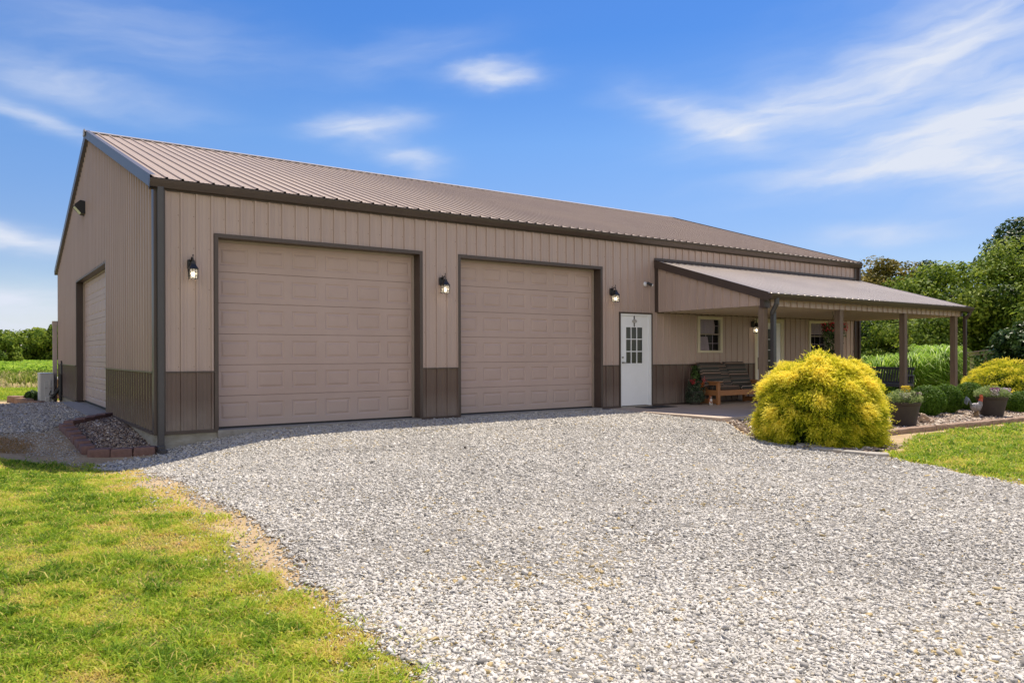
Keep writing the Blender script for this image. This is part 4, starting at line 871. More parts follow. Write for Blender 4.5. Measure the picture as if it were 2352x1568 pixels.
tree('tree', 'broad bright green tree behind the porch roof corner', (33.6, 2.2, -.3), 6.2, 3.3, 1.0, 70, 24000, .95, .16, M_leaf, 5, TR, rz=1.2)
tree('tree', 'tall dark tree at the right edge of the picture', (43.0, 2.6, -.3), 9.3, 3.2, 1.2, 70, 30000, 1.1, .2, M_leafd, 6, TR)
tree('tree', 'wide green tree in front of the tall dark tree', (33.0, -2.6, -.3), 4.9, 3.4, .6, 60, 19000, .95, .16, M_leaf, 7, TR)
tree('tree', 'small light green tree between the two right porch posts', (29.5, 3.4, -.3), 3.5, 1.9, .2, 34, 9500, .7, .13, M_leaf, 8, TR)
tree('shrub', 'large dark glossy leaved shrub above the round golden bush', (24.6, -3.75, -.3), 2.95, 1.75, .05, 36, 11000, .55, .14, M_leafd, 9, None, cat='shrub', trunk_r=.06)
for k, (x, y, h, r, lab) in enumerate([(31.5, 6.2, 3.9, 2.4, 'dense undergrowth bush behind the swing, farthest left'), (34.5, 4.4, 4.6, 2.8, 'dense dark bush filling the gap behind the middle porch post'), (37.5, .5, 4.2, 2.8, 'dark undergrowth bush right of the last porch post'),
                                 (27.8, 5.8, 2.3, 1.5, 'leafy green bush seen right beside the building corner'), (40, 9, 4.5, 3, 'deep green bush at the foot of the olive brown tree'), (38.5, -5.5, 4.0, 3.0, 'dark bush behind the glossy leaved shrub')]):
    tree('bush', lab, (x, y, -.3), h, r, -.2, 30, 7000, .8, .17, M_leafd if k % 2 == 0 else M_leaf, 20 + k, 'undergrowth bushes behind the porch', cat='bush', trunk_r=.08)
# far hedge row, left
for k in range(13):
    az_ = R_(-9 + k * 2.35); d = 150 + (k * 37) % 22; x = CAM[0] + d * math.sin(az_ + R_(0)); y = CAM[1] + d * math.cos(az_)
    tree('tree', 'distant green tree in the row across the field, %s' % ['far left of the row', 'rounded', 'low and broad', 'tall and full', 'dark, touching its neighbours', 'pale topped', 'small front one', 'leaning into the gap', 'nearest the building corner', 'hidden mostly by the building', 'bushy', 'flat topped', 'last of the row'][k], (x, y, -.35), 7.2 + (k * 7 % 5) * .35, 4.6, -.3, 26, 5200, 1.7, .55, M_leaf, 40 + k, 'distant row of trees across the field', limbs=4, trunk_r=.25)
tree('tree', 'small bright tree standing before the distant row at the left edge', (CAM[0] + 110 * math.sin(R_(1.9)), CAM[1] + 110 * math.cos(R_(1.9)), -.35), 3.9, 1.6, -.2, 20, 3500, .8, .3, M_leaf, 77, None, limbs=4)
# crop field and weeds strip
def wedge(n, d0, d1, a0, a1):
    d = np.sqrt(RNG.uniform(d0 ** 2, d1 ** 2, n)); a = np.radians(RNG.uniform(a0, a1, n)); return CAM[0] + d * np.sin(a), CAM[1] + d * np.cos(a), d
M_crop = leafmat('crop leaves', [(0, (.08, .16, .018)), (.5, (.22, .38, .035)), (1, (.42, .55, .08))], .45)
x, y, d = wedge(60000, 62, 128, -9, 12); hgt = .85 * (.85 + .3 * vnoise(x, y, 4))
leaf_cloud('crop_field', np.stack([x, y, -.29 + RNG.uniform(.2, 1, len(x)) * hgt], -1), np.tile([0, 0, 1.0], (len(x), 1)), RNG.uniform(.22, .5, len(x)), RNG.normal(.58, .2, len(x)), M_crop, None, .5)
tag(bpy.data.objects['crop_field'], 'bright green row crop filling the far field', 'crop', kind='stuff')
x, y, d = wedge(26000, 42, 62, -9, 12); cz_ = fbm(x, y, 2.2, 3); k = RNG.random(len(x)) < .25 + 1.2 * sstep(.45, .6, cz_); x, y, cz_ = x[k], y[k], cz_[k]
M_weed = leafmat('weeds', [(0, (.10, .16, .02)), (.4, (.26, .32, .05)), (.55, (.52, .46, .20)), (1, (.66, .52, .28))], .35)
blades('weeds', x, y, RNG.uniform(.18, .45, len(x)) * (.6 + sstep(.5, .7, cz_)), RNG.uniform(.06, .14, len(x)), RNG.uniform(.2, .8, len(x)), np.clip(.75 - 1.6 * (cz_ - .45) + RNG.normal(0, .15, len(x)), 0, 1), M_weed, label='tall tan and green weeds between the lawn and the crop', cat='weeds')

# golden cypress mound: feathery drooping sprays
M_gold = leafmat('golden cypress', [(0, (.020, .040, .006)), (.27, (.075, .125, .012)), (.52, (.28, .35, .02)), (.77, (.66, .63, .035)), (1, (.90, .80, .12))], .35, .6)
def mound(rng, n, shape, lobes):
    d = rng.normal(0, 1, (n, 3)); d[:, 2] = np.where(rng.random(n) < .30, -.55 * np.abs(d[:, 2]), np.abs(d[:, 2])); d /= np.linalg.norm(d, axis=1)[:, None]
    f = np.ones(n)
    for (dx, dy, dz, amp, wd) in lobes:
        v = np.array([dx, dy, dz], float); v /= np.linalg.norm(v); f += amp * np.exp(-((1 - d @ v) / wd))
    return d, f
def feather_bush(name, label, loc, rx_, ry_, hz_, seed, nspray, slen, material, lobes=(), cat='shrub', parent_cat=None, dark=.0, clump=150):
    rng = np.random.default_rng(seed); t = thing(name, label, cat, loc)
    kc, kf = mound(rng, clump, None, lobes)
    for _ in range(12):                                  # spread the tuft centres evenly
        dd = kc[:, None] - kc[None]; d2 = (dd ** 2).sum(-1) + np.eye(clump); kc = kc + .006 * (dd / d2[..., None] * (d2 < .09)[..., None]).sum(1); kc /= np.linalg.norm(kc, axis=1)[:, None]
    who = rng.integers(0, clump, nspray); sp_w = .62 * math.sqrt(4 * math.pi * .7 / clump) * .62
    d = kc[who] + rng.normal(0, sp_w, (nspray, 3)); d /= np.linalg.norm(d, axis=1)[:, None]; f = kf[who]
    fall = 1 - (d * kc[who]).sum(1); fall = fall / (sp_w ** 2)            # 0 at the tuft's middle
    tr = 1 + rng.normal(0, .062, clump)[who]
    depth = tr * (1.03 - .035 * np.clip(fall, 0, 5)) * np.where(rng.random(nspray) < .2, rng.uniform(.86, .97, nspray), 1.0)
    rel = np.clip((d[:, 2] - kc[who][:, 2]) / (sp_w * 1.5), -1, 1); bump = np.zeros(nspray)
    e = 1.85; dn = (np.abs(d[:, 0]) ** e + np.abs(d[:, 1]) ** e + np.abs(np.clip(d[:, 2], 0, 1)) ** e) ** (-1 / e)
    rad = f * depth
    base = d * (rad * dn)[:, None] * np.array([rx_, ry_, 1.0]); base[:, 2] = hz_ * .30 + base[:, 2] * np.where(d[:, 2] > 0, hz_ * .70, hz_ * .38); base[:, 2] = np.clip(base[:, 2], .02, None)
    out = d * np.array([1, 1, .8]) + np.array([0, 0, .15]); out /= np.linalg.norm(out, axis=1)[:, None]
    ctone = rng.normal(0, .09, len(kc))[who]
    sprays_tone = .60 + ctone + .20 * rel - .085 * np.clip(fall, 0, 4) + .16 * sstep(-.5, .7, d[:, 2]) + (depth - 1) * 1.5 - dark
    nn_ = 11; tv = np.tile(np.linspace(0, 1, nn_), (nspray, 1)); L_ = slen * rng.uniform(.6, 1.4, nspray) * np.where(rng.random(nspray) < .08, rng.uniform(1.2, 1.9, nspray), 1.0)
    swirl = rng.normal(0, .55, (nspray, 3)); dr0 = out * np.array([1.15, 1.15, .55]) + swirl * .6; dr0 /= np.linalg.norm(dr0, axis=1)[:, None]
    P0 = base[:, None] + dr0[:, None] * (tv * L_[:, None])[..., None] + np.array([0, 0, -1.0]) * ((tv ** 2) * L_[:, None] * .38)[..., None]
    # needles along each spray
    r2 = rng.normal(0, 1, (nspray, nn_, 3)); dirn = dr0[:, None] * .9 + r2 * .55 + np.array([0, 0, -.12]); dirn /= np.linalg.norm(dirn, axis=2)[..., None]
    nl = (slen * .45 * (1 - .45 * tv) * rng.uniform(.6, 1.3, (nspray, nn_)))[..., None]; sd_ = np.cross(dirn, rng.normal(0, 1, (nspray, nn_, 3))); sd_ /= np.linalg.norm(sd_, axis=2)[..., None]
    wv = .052 * slen
    A = P0 - sd_ * wv; B = P0 + sd_ * wv; Cc = P0 + dirn * nl
    tn_ = np.clip(sprays_tone[:, None] + .22 * (tv - .3) + rng.normal(0, .07, (nspray, nn_)), 0, 1)
    V = np.stack([A, B, Cc], 2).reshape(-1, 3); V[:, 2] = np.clip(V[:, 2], .005, None); i = (np.arange(nspray * nn_) * 3)[:, None] + np.array([[0, 1, 2]])
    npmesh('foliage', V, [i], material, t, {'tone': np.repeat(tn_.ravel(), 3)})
    st = MB(); random.seed(seed)
    for k in range(9): a_ = k * .7; st.sweep([(0, 0, 0), (math.cos(a_) * rx_ * .35, math.sin(a_) * ry_ * .35, hz_ * .35), (math.cos(a_) * rx_ * .7, math.sin(a_) * ry_ * .7, hz_ * .55)], [.03, .02, .008], 6)
    st.build('stem', M_bark, t)
    # inner dark twig mass
    inn = rng.normal(0, 1, (5000, 3)); inn[:, 2] = np.abs(inn[:, 2]); inn /= np.linalg.norm(inn, axis=1)[:, None]; inn *= np.array([rx_ * .92, ry_ * .92, hz_]) * rng.uniform(.5, .80, (5000, 1))
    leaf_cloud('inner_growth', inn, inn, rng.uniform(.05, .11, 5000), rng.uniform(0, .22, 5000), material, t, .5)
    return t
bx_, by_ = 8.50, -5.88
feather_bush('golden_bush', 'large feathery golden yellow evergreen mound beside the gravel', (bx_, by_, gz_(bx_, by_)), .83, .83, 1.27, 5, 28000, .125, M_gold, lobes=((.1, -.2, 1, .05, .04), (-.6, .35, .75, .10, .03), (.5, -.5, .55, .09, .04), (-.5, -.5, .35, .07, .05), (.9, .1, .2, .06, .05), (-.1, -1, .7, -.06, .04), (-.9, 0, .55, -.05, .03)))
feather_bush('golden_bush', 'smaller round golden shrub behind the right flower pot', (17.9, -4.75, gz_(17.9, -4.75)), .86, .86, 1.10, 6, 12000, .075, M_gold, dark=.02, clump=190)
# boxwoods
M_box = leafmat('boxwood', [(0, (.008, .022, .004)), (.35, (.032, .078, .008)), (.7, (.10, .19, .018)), (1, (.22, .33, .045))], .3, .45)
def boxwood(label, x, y, r, h, seed, n=9000, group='clipped green boxwood balls along the porch bed'):
    rng = np.random.default_rng(seed); z = gz_(x, y); t = thing('boxwood', label, 'shrub', (x, y, z), 0, group)
    d = rng.normal(0, 1, (n, 3)); d /= np.linalg.norm(d, axis=1)[:, None]
    kc = rng.normal(0, 1, (60, 3)); kc /= np.linalg.norm(kc, axis=1)[:, None]; near = (d @ kc.T).max(1)
    dep = (rng.uniform(.84, 1.0, n) + np.abs(rng.normal(0, .018, n)) * 1.5) * (1 + .5 * (near - .95)); P_ = d * dep[:, None] * np.array([r, r, h * .5]) + np.array([0, 0, h * .5])
    P_[:, 2] = np.clip(P_[:, 2], .02, None)
    leaf_cloud('foliage', P_, d * .8 + np.array([0, 0, .3]), rng.uniform(.018, .036, n) * 1.2, .30 + .30 * rng.random(n) + .28 * d[:, 2] * 0 + (near - .95) * 2 + .15 * (dep > .96), M_box, t, .6)
    st = MB(); st.sweep([(0, 0, -.02), (0, 0, h * .4)], [.04, .02], 8); st.build('stem', M_bark, t)
boxwood('small boxwood ball left of the round flower pot', 15.3, -3.35, .28, .50, 1)
boxwood('largest boxwood ball right behind the round flower pot', 14.25, -4.72, .37, .66, 2, 13000)
boxwood('boxwood ball with rusty patch between the rooster and its larger neighbour', 15.3, -4.62, .34, .65, 3, 12000)
boxwood('boxwood ball directly behind the rooster statue', 16.6, -4.55, .35, .66, 4, 10000)
boxwood('low boxwood mostly hidden behind the golden mound', 13.4, -4.3, .26, .42, 5, 6000)
boxwood('dark boxwood right of the second flower pot', 17.0, -5.5, .33, .5, 6, 6000)

# flower pots
def pot(label, x, y, rt, rb, h, seed, cols_):
    z = gz_(x, y) + .02; t = thing('flower_pot', label, 'flower pot', (x, y, z), 0, 'dark round flower pots at the bed edge'); rng = np.random.default_rng(seed)
    a = MB(); a.lathe([(0, 0), (rb, 0), (rb + (rt - rb) * .85, h * .84), (rt * .985, h * .85), (rt, h * .86), (rt * 1.03, h * .97), (rt * 1.03, h), (rt * .95, h), (rt * .93, h * .93), (0, h * .93)], n=40); a.build('container', M_plastic, t, smooth=True)
    a = MB(); a.lathe([(0, h * .935), (rt * .93, h * .935)], n=24); a.build('soil', mat('potting soil', (.05, .035, .025), .95, noise=(40, (.03, .02, .015), .8)), t)
    n = 2600; an = rng.uniform(0, 6.28, n); rr = rt * np.sqrt(rng.random(n)) * 1.12; zz = h + rng.uniform(-.03, .22, n) * (1.1 - (rr / rt) ** 2 * .55)
    leaf_cloud('foliage', np.stack([rr * np.cos(an), rr * np.sin(an), zz], -1), np.tile([0, 0, 1.], (n, 1)), rng.uniform(.025, .05, n), rng.uniform(.4, 1, n), leafmat('pot leaves', [(0, (.04, .08, .02)), (.5, (.16, .25, .06)), (1, (.40, .46, .20))], .3), t, .4)
    for k, (nm, c, cx, cy, rad, cnt, sz, dz) in enumerate(cols_):
        aa = rng.uniform(0, 6.28, cnt); r_ = rad * np.sqrt(rng.random(cnt)); P_ = np.stack([cx + r_ * np.cos(aa), cy + r_ * np.sin(aa), h + dz + .05 + rng.uniform(-.05, .07, cnt)], -1)
        leaf_cloud(nm, P_, np.tile([0, -.4, 1.], (cnt, 1)), rng.uniform(.7, 1.3, cnt) * sz, rng.random(cnt), leafmat(nm + ' petals', [(0, tuple(v * .7 for v in c)), (1, c)], .25), t, .7)
    return t
pot('dark round pot with one yellow bloom and dark purple flowers, beside the golden mound', 11.75, -5.52, .285, .20, .45, 1,
    [('yellow_bloom', (.75, .58, .04), .03, -.02, .085, 160, .035, .17), ('white_flowers', (.68, .58, .46), .17, -.12, .11, 240, .035, .05), ('purple_flowers', (.06, .02, .05), .08, -.16, .08, 150, .035, .06), ('cream_flowers', (.55, .52, .38), -.18, -.12, .09, 160, .035, .05)])
pot('dark round pot with pink and purple flowers, right of the rooster', 15.32, -5.55, .30, .205, .43, 2,
    [('pink_flowers', (.62, .50, .55), .20, -.15, .13, 300, .04, .05), ('purple_flowers', (.30, .08, .25), -.16, -.12, .09, 150, .04, .06), ('white_flowers', (.6, .55, .5), -.26, -.16, .08, 110, .035, .03), ('yellow_bloom', (.65, .60, .06), .10, 0, .06, 100, .05, .15)])

# planter by the bench
t = thing('potted_plant', 'tall leafy potted plant with red flowers left of the bench', 'potted plant', (12.02, -.30, -.037)); rng = np.random.default_rng(9)
a = MB(); a.lathe([(0, 0), (.12, 0), (.16, .28), (.175, .29), (.175, .33), (.15, .33), (0, .30)], n=28); a.build('container', M_plastic, t, smooth=True)
n = 1500; an = rng.uniform(0, 6.28, n); zz = rng.uniform(.05, .62, n); rr = .26 * np.sqrt(rng.random(n)) * np.where(zz < .3, 1.0, 1 - (zz - .3) * 1.2)
k = (zz < .3); rr[k] = .17 + .06 * rng.random(k.sum())
leaf_cloud('foliage', np.stack([rr * np.cos(an), rr * np.sin(an), zz], -1), np.stack([np.cos(an), np.sin(an), .5 + 0 * an], -1), rng.uniform(.03, .055, n), rng.random(n), leafmat('trailing leaves', [(0, (.02, .035, .02)), (.6, (.07, .10, .06)), (1, (.16, .19, .13))], .2), t, .6)
n = 420; an = rng.uniform(0, 6.28, n); zz = rng.uniform(.3, .93, n); rr = .11 * rng.random(n)
leaf_cloud('tall_leaves', np.stack([rr * np.cos(an) + .0, rr * np.sin(an), zz], -1), np.stack([np.cos(an), np.sin(an), .3 + 0 * an], -1), rng.uniform(.05, .10, n), rng.random(n), M_leafd, t, .4)
for cx, cz2, c, nm in ((-.20, .56, (.55, .05, .06), 'red_flowers'), (.17, .58, (.5, .12, .12), 'pink_flowers'), (.10, .47, (.6, .16, .03), 'orange_flowers')):
    P_ = np.array([cx, -.12, cz2]) + rng.normal(0, .035, (50, 3)); leaf_cloud(nm, P_, np.tile([0, -1., .3], (50, 1)), rng.uniform(.03, .045, 50), rng.random(50), leafmat(nm + ' petals', [(0, tuple(v * .6 for v in c)), (1, c)], .2), t, .7)
# figurine: small orange and white cat
t = thing('cat_figurine', 'small orange and white animal figurine standing by the bench leg', 'figurine', (12.15, -.66, -.037), R_(-20))
M_or = mat('orange glaze', (.36, .11, .03), .35, noise=(25, (.26, .07, .02), .7)); M_wh = mat('white glaze', (.66, .62, .58), .35, noise=(25, (.55, .5, .47), .6))
a = MB(); a.sweep([(0, 0, .05), (0, 0, .09), (0, .0, .14), (.0, -.0, .17)], [.035, .05, .042, .022], 14); a.ell((0, -.01, .195), (.034, .032, .032)); a.sweep([(-.02, 0, .215), (-.026, 0, .242)], [.012, .002], 6); a.sweep([(.02, 0, .215), (.026, 0, .242)], [.012, .002], 6)
a.sweep([(0, .04, .06), (0, .07, .10), (-.01, .065, .16), (0, .07, .18)], [.014, .012, .01, .006], 8); a.build('body', M_or, t, smooth=True)
for sx_ in (-1, 1): a = MB(); a.sweep([(sx_ * .022, -.02, .10), (sx_ * .026, -.022, .05), (sx_ * .026, -.024, .01)], [.018, .014, .014], 8); a.ell((sx_ * .026, -.034, .012), (.017, .024, .012), 8, 6); a.build('leg', M_wh, t, smooth=True)
a = MB(); a.ell((0, -.028, .115), (.034, .026, .05)); a.ell((0, -.03, .187), (.018, .016, .014)); a.build('white_front', M_wh, t, smooth=True)
a = MB(); a.ell((-.012, -.042, .20), (.004, .003, .004), 6, 4); a.ell((.012, -.042, .20), (.004, .003, .004), 6, 4); a.ell((0, -.047, .19), (.004, .003, .003), 6, 4); a.build('face', M_black, t)

# hanging basket
t = thing('hanging_basket', 'hanging basket of red flowers with trailing stems under the porch beam', 'hanging plant', (14.02, -2.72, 2.19)); rng = np.random.default_rng(12)
a = MB(); a.sweep([(0, 0, 0), (-.03, 0, -.03), (-.03, 0, -.08), (0, 0, -.12)], .006, 6)
for k in range(3): an = k * 2.094; a.sweep([(0, 0, -.12), (.15 * math.cos(an), .15 * math.sin(an), -.50)], .004, 5)
a.build('hanger', M_black, t)
a = MB(); a.lathe([(0, -.66), (.08, -.65), (.15, -.52), (.155, -.50), (.14, -.50), (0, -.54)], n=24); a.build('basket', M_plastic, t, smooth=True)
n = 2600; an = rng.uniform(0, 6.28, n); zz = -.30 - 1.0 * rng.random(n) ** 1.2; rr = np.where(zz > -.62, .27, .23 - .10 * (-zz - .6)) * rng.uniform(.55, 1, n)
leaf_cloud('foliage', np.stack([rr * np.cos(an), rr * np.sin(an), zz], -1), np.stack([np.cos(an), np.sin(an), .3 + 0 * an], -1), rng.uniform(.03, .06, n), rng.random(n), M_leafd, t, .5, droop=.6)
n = 230; an = rng.uniform(0, 6.28, n); rr = .30 * np.sqrt(rng.random(n)); zz = -.36 + rng.uniform(-.12, .08, n)
leaf_cloud('red_flowers', np.stack([rr * np.cos(an), rr * np.sin(an) - .03, zz], -1), np.stack([np.cos(an), np.sin(an) - .5, .5 + 0 * an], -1), rng.uniform(.03, .055, n), rng.random(n), leafmat('red petals', [(0, (.25, .015, .02)), (.7, (.55, .035, .05)), (1, (.6, .16, .14))], .3), t, .8)

# porch swing
t = thing('porch_swing', 'dark slatted porch swing hanging at the far end of the porch', 'swing', (18.62, -2.17, -.06))
Ws = 1.58
a = MB()
for k in range(20): y = .06 + k * (Ws - .12) / 19; a.bar((.10, y, .46), (.20, y, .82), .045, .016, 0)
a.build('backrest_slats', M_swing, t)
a = MB(); a.bar((.21, 0, .825), (.21, Ws, .845), .03, .07); a.bar((.09, 0, .44), (.09, Ws, .45), .03, .06); a.build('back_rail', M_swing, t, bevel=.004)
a = MB()
for k in range(6): a.obox((-.42 + k * .085, Ws / 2, .415), (.07, Ws, .02))
a.build('seat', M_swing, t)
a = MB(); a.obox((-.475, Ws / 2, .385), (.03, Ws, .085)); a.build('apron', M_swing, t, bevel=.004)
for y in (0.0, Ws):
    a = MB(); a.obox((-.16, y, .645), (.66, .07, .025)); a.build('armrest', M_swing, t, bevel=.004)
    a = MB(); a.obox((-.44, y, .51), (.05, .035, .25)); a.obox((-.18, y, .385), (.6, .035, .06)); a.obox((.12, y, .55), (.05, .035, .22)); a.build('arm_support', M_swing, t)
    a = MB(); a.sweep([(-.42, y, .65), (-.15, y, 1.35), (-.1, y, 2.18)], .005, 5); a.sweep([(.15, y, .83), (-.15, y, 1.35)], .005, 5); a.build('chain', M_black, t)

# ornamental grass
M_orn = leafmat('ornamental grass blades', [(0, (.05, .11, .012)), (.4, (.17, .32, .03)), (.75, (.34, .50, .07)), (1, (.62, .66, .40))], .45, .4)
def orn(label, x0, y0, r, h, seed, n=1500):
    rng = np.random.default_rng(seed); t = thing('ornamental_grass', label, 'ornamental grass', (x0, y0, -.2), 0, 'arching ornamental grass clumps beyond the porch')
    a = rng.uniform(0, 6.28, n); rb = rng.random(n) * r * .35; hh = h * (.45 + .75 * rng.random(n) ** 1.8); le = rng.uniform(.25, 1.0, n) * r
    V = []; b = np.stack([rb * np.cos(a), rb * np.sin(a), 0 * a], -1); dr = np.stack([np.cos(a), np.sin(a), 0 * a], -1); sd_ = np.stack([-np.sin(a), np.cos(a), 0 * a], -1)
    ks = (0, .35, .62, .82, 1.0); zs = (0, .55, .9, 1.0, .86); rs = (0, .12, .35, .68, 1.0); wd = (.012, .016, .015, .011, .002)
    segs = [np.stack([b + dr * (le * rs[k])[:, None] + np.array([0, 0, 1.]) * (hh * zs[k])[:, None] - sd_ * wd[k], b + dr * (le * rs[k])[:, None] + np.array([0, 0, 1.]) * (hh * zs[k])[:, None] + sd_ * wd[k]], 1) for k in range(5)]
    V = np.concatenate(segs, 1); i = (np.arange(n) * 10)[:, None]
    npmesh('blades', V.reshape(-1, 3), [i + np.array([[2 * k, 2 * k + 1, 2 * k + 3, 2 * k + 2]]) for k in range(4)], M_orn, t, {'tone': np.repeat(np.clip(rng.normal(.55, .22, n), 0, 1), 10)})
for k, (x, y, lab) in enumerate([(21.2, -.9, 'arching grass clump seen through the swing slats'), (22.5, -1.1, 'arching grass clump right of the swing'), (23.1, -.5, 'arching grass clump left of the last porch post'), (22.4, .3, 'arching grass clump behind the middle of the swing'), (20.7, -.2, 'thin arching grass clump near the building corner')]):
    orn(lab, x, y, .95, (1.2, 1.38, 1.42, 1.12, 1.15)[k], 60 + k, 1500 if k < 4 else 500)

# shepherd hook + bird feeder behind the grass
t = thing('shepherd_hook', 'thin tall metal rod standing behind the ornamental grass', 'garden pole', (22.9, .25, -.2)); a = MB(); a.sweep([(0, 0, 0), (0, 0, 1.9), (.04, 0, 1.97), (.11, 0, 1.98), (.15, 0, 1.92)], .008, 6); a.build('rod', mat('grey rod', (.2, .2, .19), .4, metal=.6, noise=(10, (.15, .15, .14), .5)), t)
t = thing('bird_feeder', 'small white bird feeder with a dark roof on a post above the grass', 'bird feeder', (24.3, .55, -.2))
a = MB(); a.sweep([(0, 0, 0), (0, 0, 1.28)], .02, 8); a.build('post', M_wood, t)
a = MB(); a.lathe([(0, 1.28), (.10, 1.29), (.135, 1.34), (.12, 1.36), (0, 1.35)], n=20); a.build('tray', M_white, t, smooth=True)
a = MB(); a.lathe([(.15, 1.42), (.0, 1.52)], n=16); a.sweep([(0, 0, 1.35), (0, 0, 1.55)], .008, 6); a.sweep([(0, 0, 1.55), (.05, 0, 1.60), (.12, 0, 1.58)], .006, 6); a.build('roof', M_black, t)
# wooden ramp rail
t = thing('wooden_rail', 'tan wooden handrail behind the round golden shrub', 'railing', (26.2, -.35, -.3)); M_rail = mat('tan rail paint', (.36, .25, .17), .6, noise=(6, (.28, .19, .13), .7, (1, 4, 4)))
a = MB(); a.bar((0, 0, 1.50), (-1.9, -1.75, 1.62), .14, .04); a.bar((0, 0, 1.43), (-1.9, -1.75, 1.55), .04, .10); a.build('top_rail', M_rail, t, bevel=.004)
for f in (.12, .55, .95): a = MB(); x, y = -1.9 * f, -1.75 * f; a.box(x - .045, x + .045, y - .045, y + .045, 0, 1.30 + .28 * f); a.build('post', M_rail, t)

# rooster statue
t = thing('rooster_statue', 'painted rooster statue with red comb in the pebble bed', 'statue', (14.72, -5.50, gz_(14.72, -5.50) + .01), R_(-30)); t.scale = (.95, .95, 1.16)
M_ro = mat('rooster grey glaze', (.17, .145, .14), .45, noise=(18, (.34, .31, .31), .9), bump=(25, .4, .006)); M_red = mat('rooster red', (.42, .05, .02), .4, noise=(15, (.55, .14, .03), .8)); M_tail = mat('rooster tail', (.07, .085, .09), .4, noise=(18, (.22, .24, .26), .8))
a = MB(); a.sweep([(-.13, 0, .20), (-.09, 0, .205), (-.02, 0, .19), (.05, 0, .20), (.09, 0, .25), (.105, 0, .31), (.115, 0, .35)], [.03, .062, .082, .078, .058, .040, .032], 16, flat=(1, .8, 1)); a.build('body', M_ro, t, smooth=True)
hd = MB(); hd.ell((.12, 0, .375), (.034, .026, .030)); hd.sweep([(.10, 0, .30), (.115, 0, .35)], [.046, .034], 12); hd.sweep([(.145, 0, .372), (.178, 0, .362)], [.012, .001], 8); h_ = hd.build('head', M_red, t, smooth=True)
cm = MB()
for k in range(5): cm.sweep([(.085 + k * .016, 0, .39), (.078 + k * .018, 0, .43 - abs(k - 2) * .006)], [.010, .004], 8)
cm.ell((.148, 0, .335), (.012, .008, .022), 8, 6); cm.build('comb', M_red, h_, smooth=True)
a = MB()
for k in range(7):
    sp_ = k * .013; yy = (k - 3) * .008
    a.sweep([(-.10, yy, .20 + sp_ * .3), (-.15 - sp_ * .3, yy, .27 + sp_), (-.19 - sp_ * .2, yy * 1.5, .33 + sp_ * .6), (-.235 + sp_ * .1, yy * 2, .30 + sp_ * .3), (-.25, yy * 2, .24 + sp_ * .4)], [.02, .022, .02, .016, .004], 8, flat=(1, .6, 1))
a.build('tail', M_tail, t, smooth=True)
a = MB(); 
for s_ in (-1, 1): a.sweep([(.0, s_ * .035, .14), (.005, s_ * .03, .03)], [.028, .012], 8)
a.lathe([(0, 0), (.10, 0), (.095, .02), (.05, .05), (.045, .10), (0, .12)], (0, 0, 0), 14); a.build('base', mat('rooster base', (.25, .17, .09), .8, noise=(15, (.16, .1, .05), .8), bump=(20, .5, .01)), t, smooth=True)
for s_ in (-1, 1): a = MB(); a.ell((-.02, s_ * .062, .20), (.085, .014, .05)); a.build('wing', M_ro, t, smooth=True)

# fawn statue
t = thing('fawn_statue', 'small tan lying fawn statue right of the round pot', 'statue', (12.62, -5.50, gz_(12.62, -5.5) + .01), R_(-25)); M_fw = mat('fawn stone', (.40, .26, .16), .8, noise=(12, (.52, .42, .32), .9), bump=(25, .4, .008))
a = MB(); a.sweep([(.20, .05, .045), (.14, .04, .065), (.03, .03, .075), (-.08, .02, .075), (-.14, 0, .09), (-.13, -.03, .14), (-.10, -.04, .165)], [.02, .05, .062, .06, .045, .034, .034], 14); a.build('body', M_fw, t, smooth=True)
a = MB(); a.sweep([(-.13, -.04, .175), (-.09, -.05, .165), (-.03, -.06, .13), (.01, -.065, .11)], [.030, .036, .026, .014], 12); h_ = a.build('head', M_fw, t, smooth=True)
for s_ in (-1, 1): a = MB(); a.sweep([(-.13, -.04 + s_ * .025, .19), (-.17, -.04 + s_ * .05, .205), (-.20, -.04 + s_ * .065, .20)], [.008, .018, .003], 8, flat=(1, 1, .6)); a.build('ear', M_fw, h_, smooth=True)
a = MB(); a.ell((-.065, -.083, .155), (.006, .004, .006), 6, 4); a.ell((.012, -.068, .11), (.008, .008, .007), 6, 4); a.build('face', M_black, h_)
for s_ in (-1, 1): a = MB(); a.sweep([(-.12, -.01 + s_ * .04, .05), (-.02, -.08 + s_ * .03, .03), (-.10, -.10 + s_ * .02, .018)], [.022, .016, .010], 8); a.build('leg', M_fw, t, smooth=True)
a = MB(); a.sweep([(.13, .0, .06), (.05, -.05, .04), (.14, -.08, .02)], [.035, .020, .010], 8); a.build('hind_leg', M_fw, t, smooth=True)

# ---------------------------------------------------------------- edging
def rough_block(name, w, d_, h, rng, material, taper=.12, jag=.004):
    a = MB(); nx_ = 5; top = []
    def ring(z, k):
        P_ = []
        for u, v in [(-1, -1), (-.4, -1), (.4, -1), (1, -1), (1, -.3), (1, .4), (1 - taper, 1), (.3, 1), (-.3, 1), (-1 + taper, 1), (-1, .4), (-1, -.3)]:
            P_.append((u * w / 2 * k + rng.uniform(-jag, jag), v * d_ / 2 * k + rng.uniform(-jag, jag), z + rng.uniform(-jag, jag) * .5))
        return P_
    rs_ = [ring(0, .98), ring(h * .35, 1.0), ring(h * .8, .99), ring(h, .93)]
    for r in rs_: a.v += r
    n = 12
    for k in range(3): a.f += [(k * n + j, k * n + (j + 1) % n, (k + 1) * n + (j + 1) % n, (k + 1) * n + j) for j in range(n)]
    a.f += [tuple(3 * n + j for j in range(n)), tuple(reversed(range(n)))]
    return a
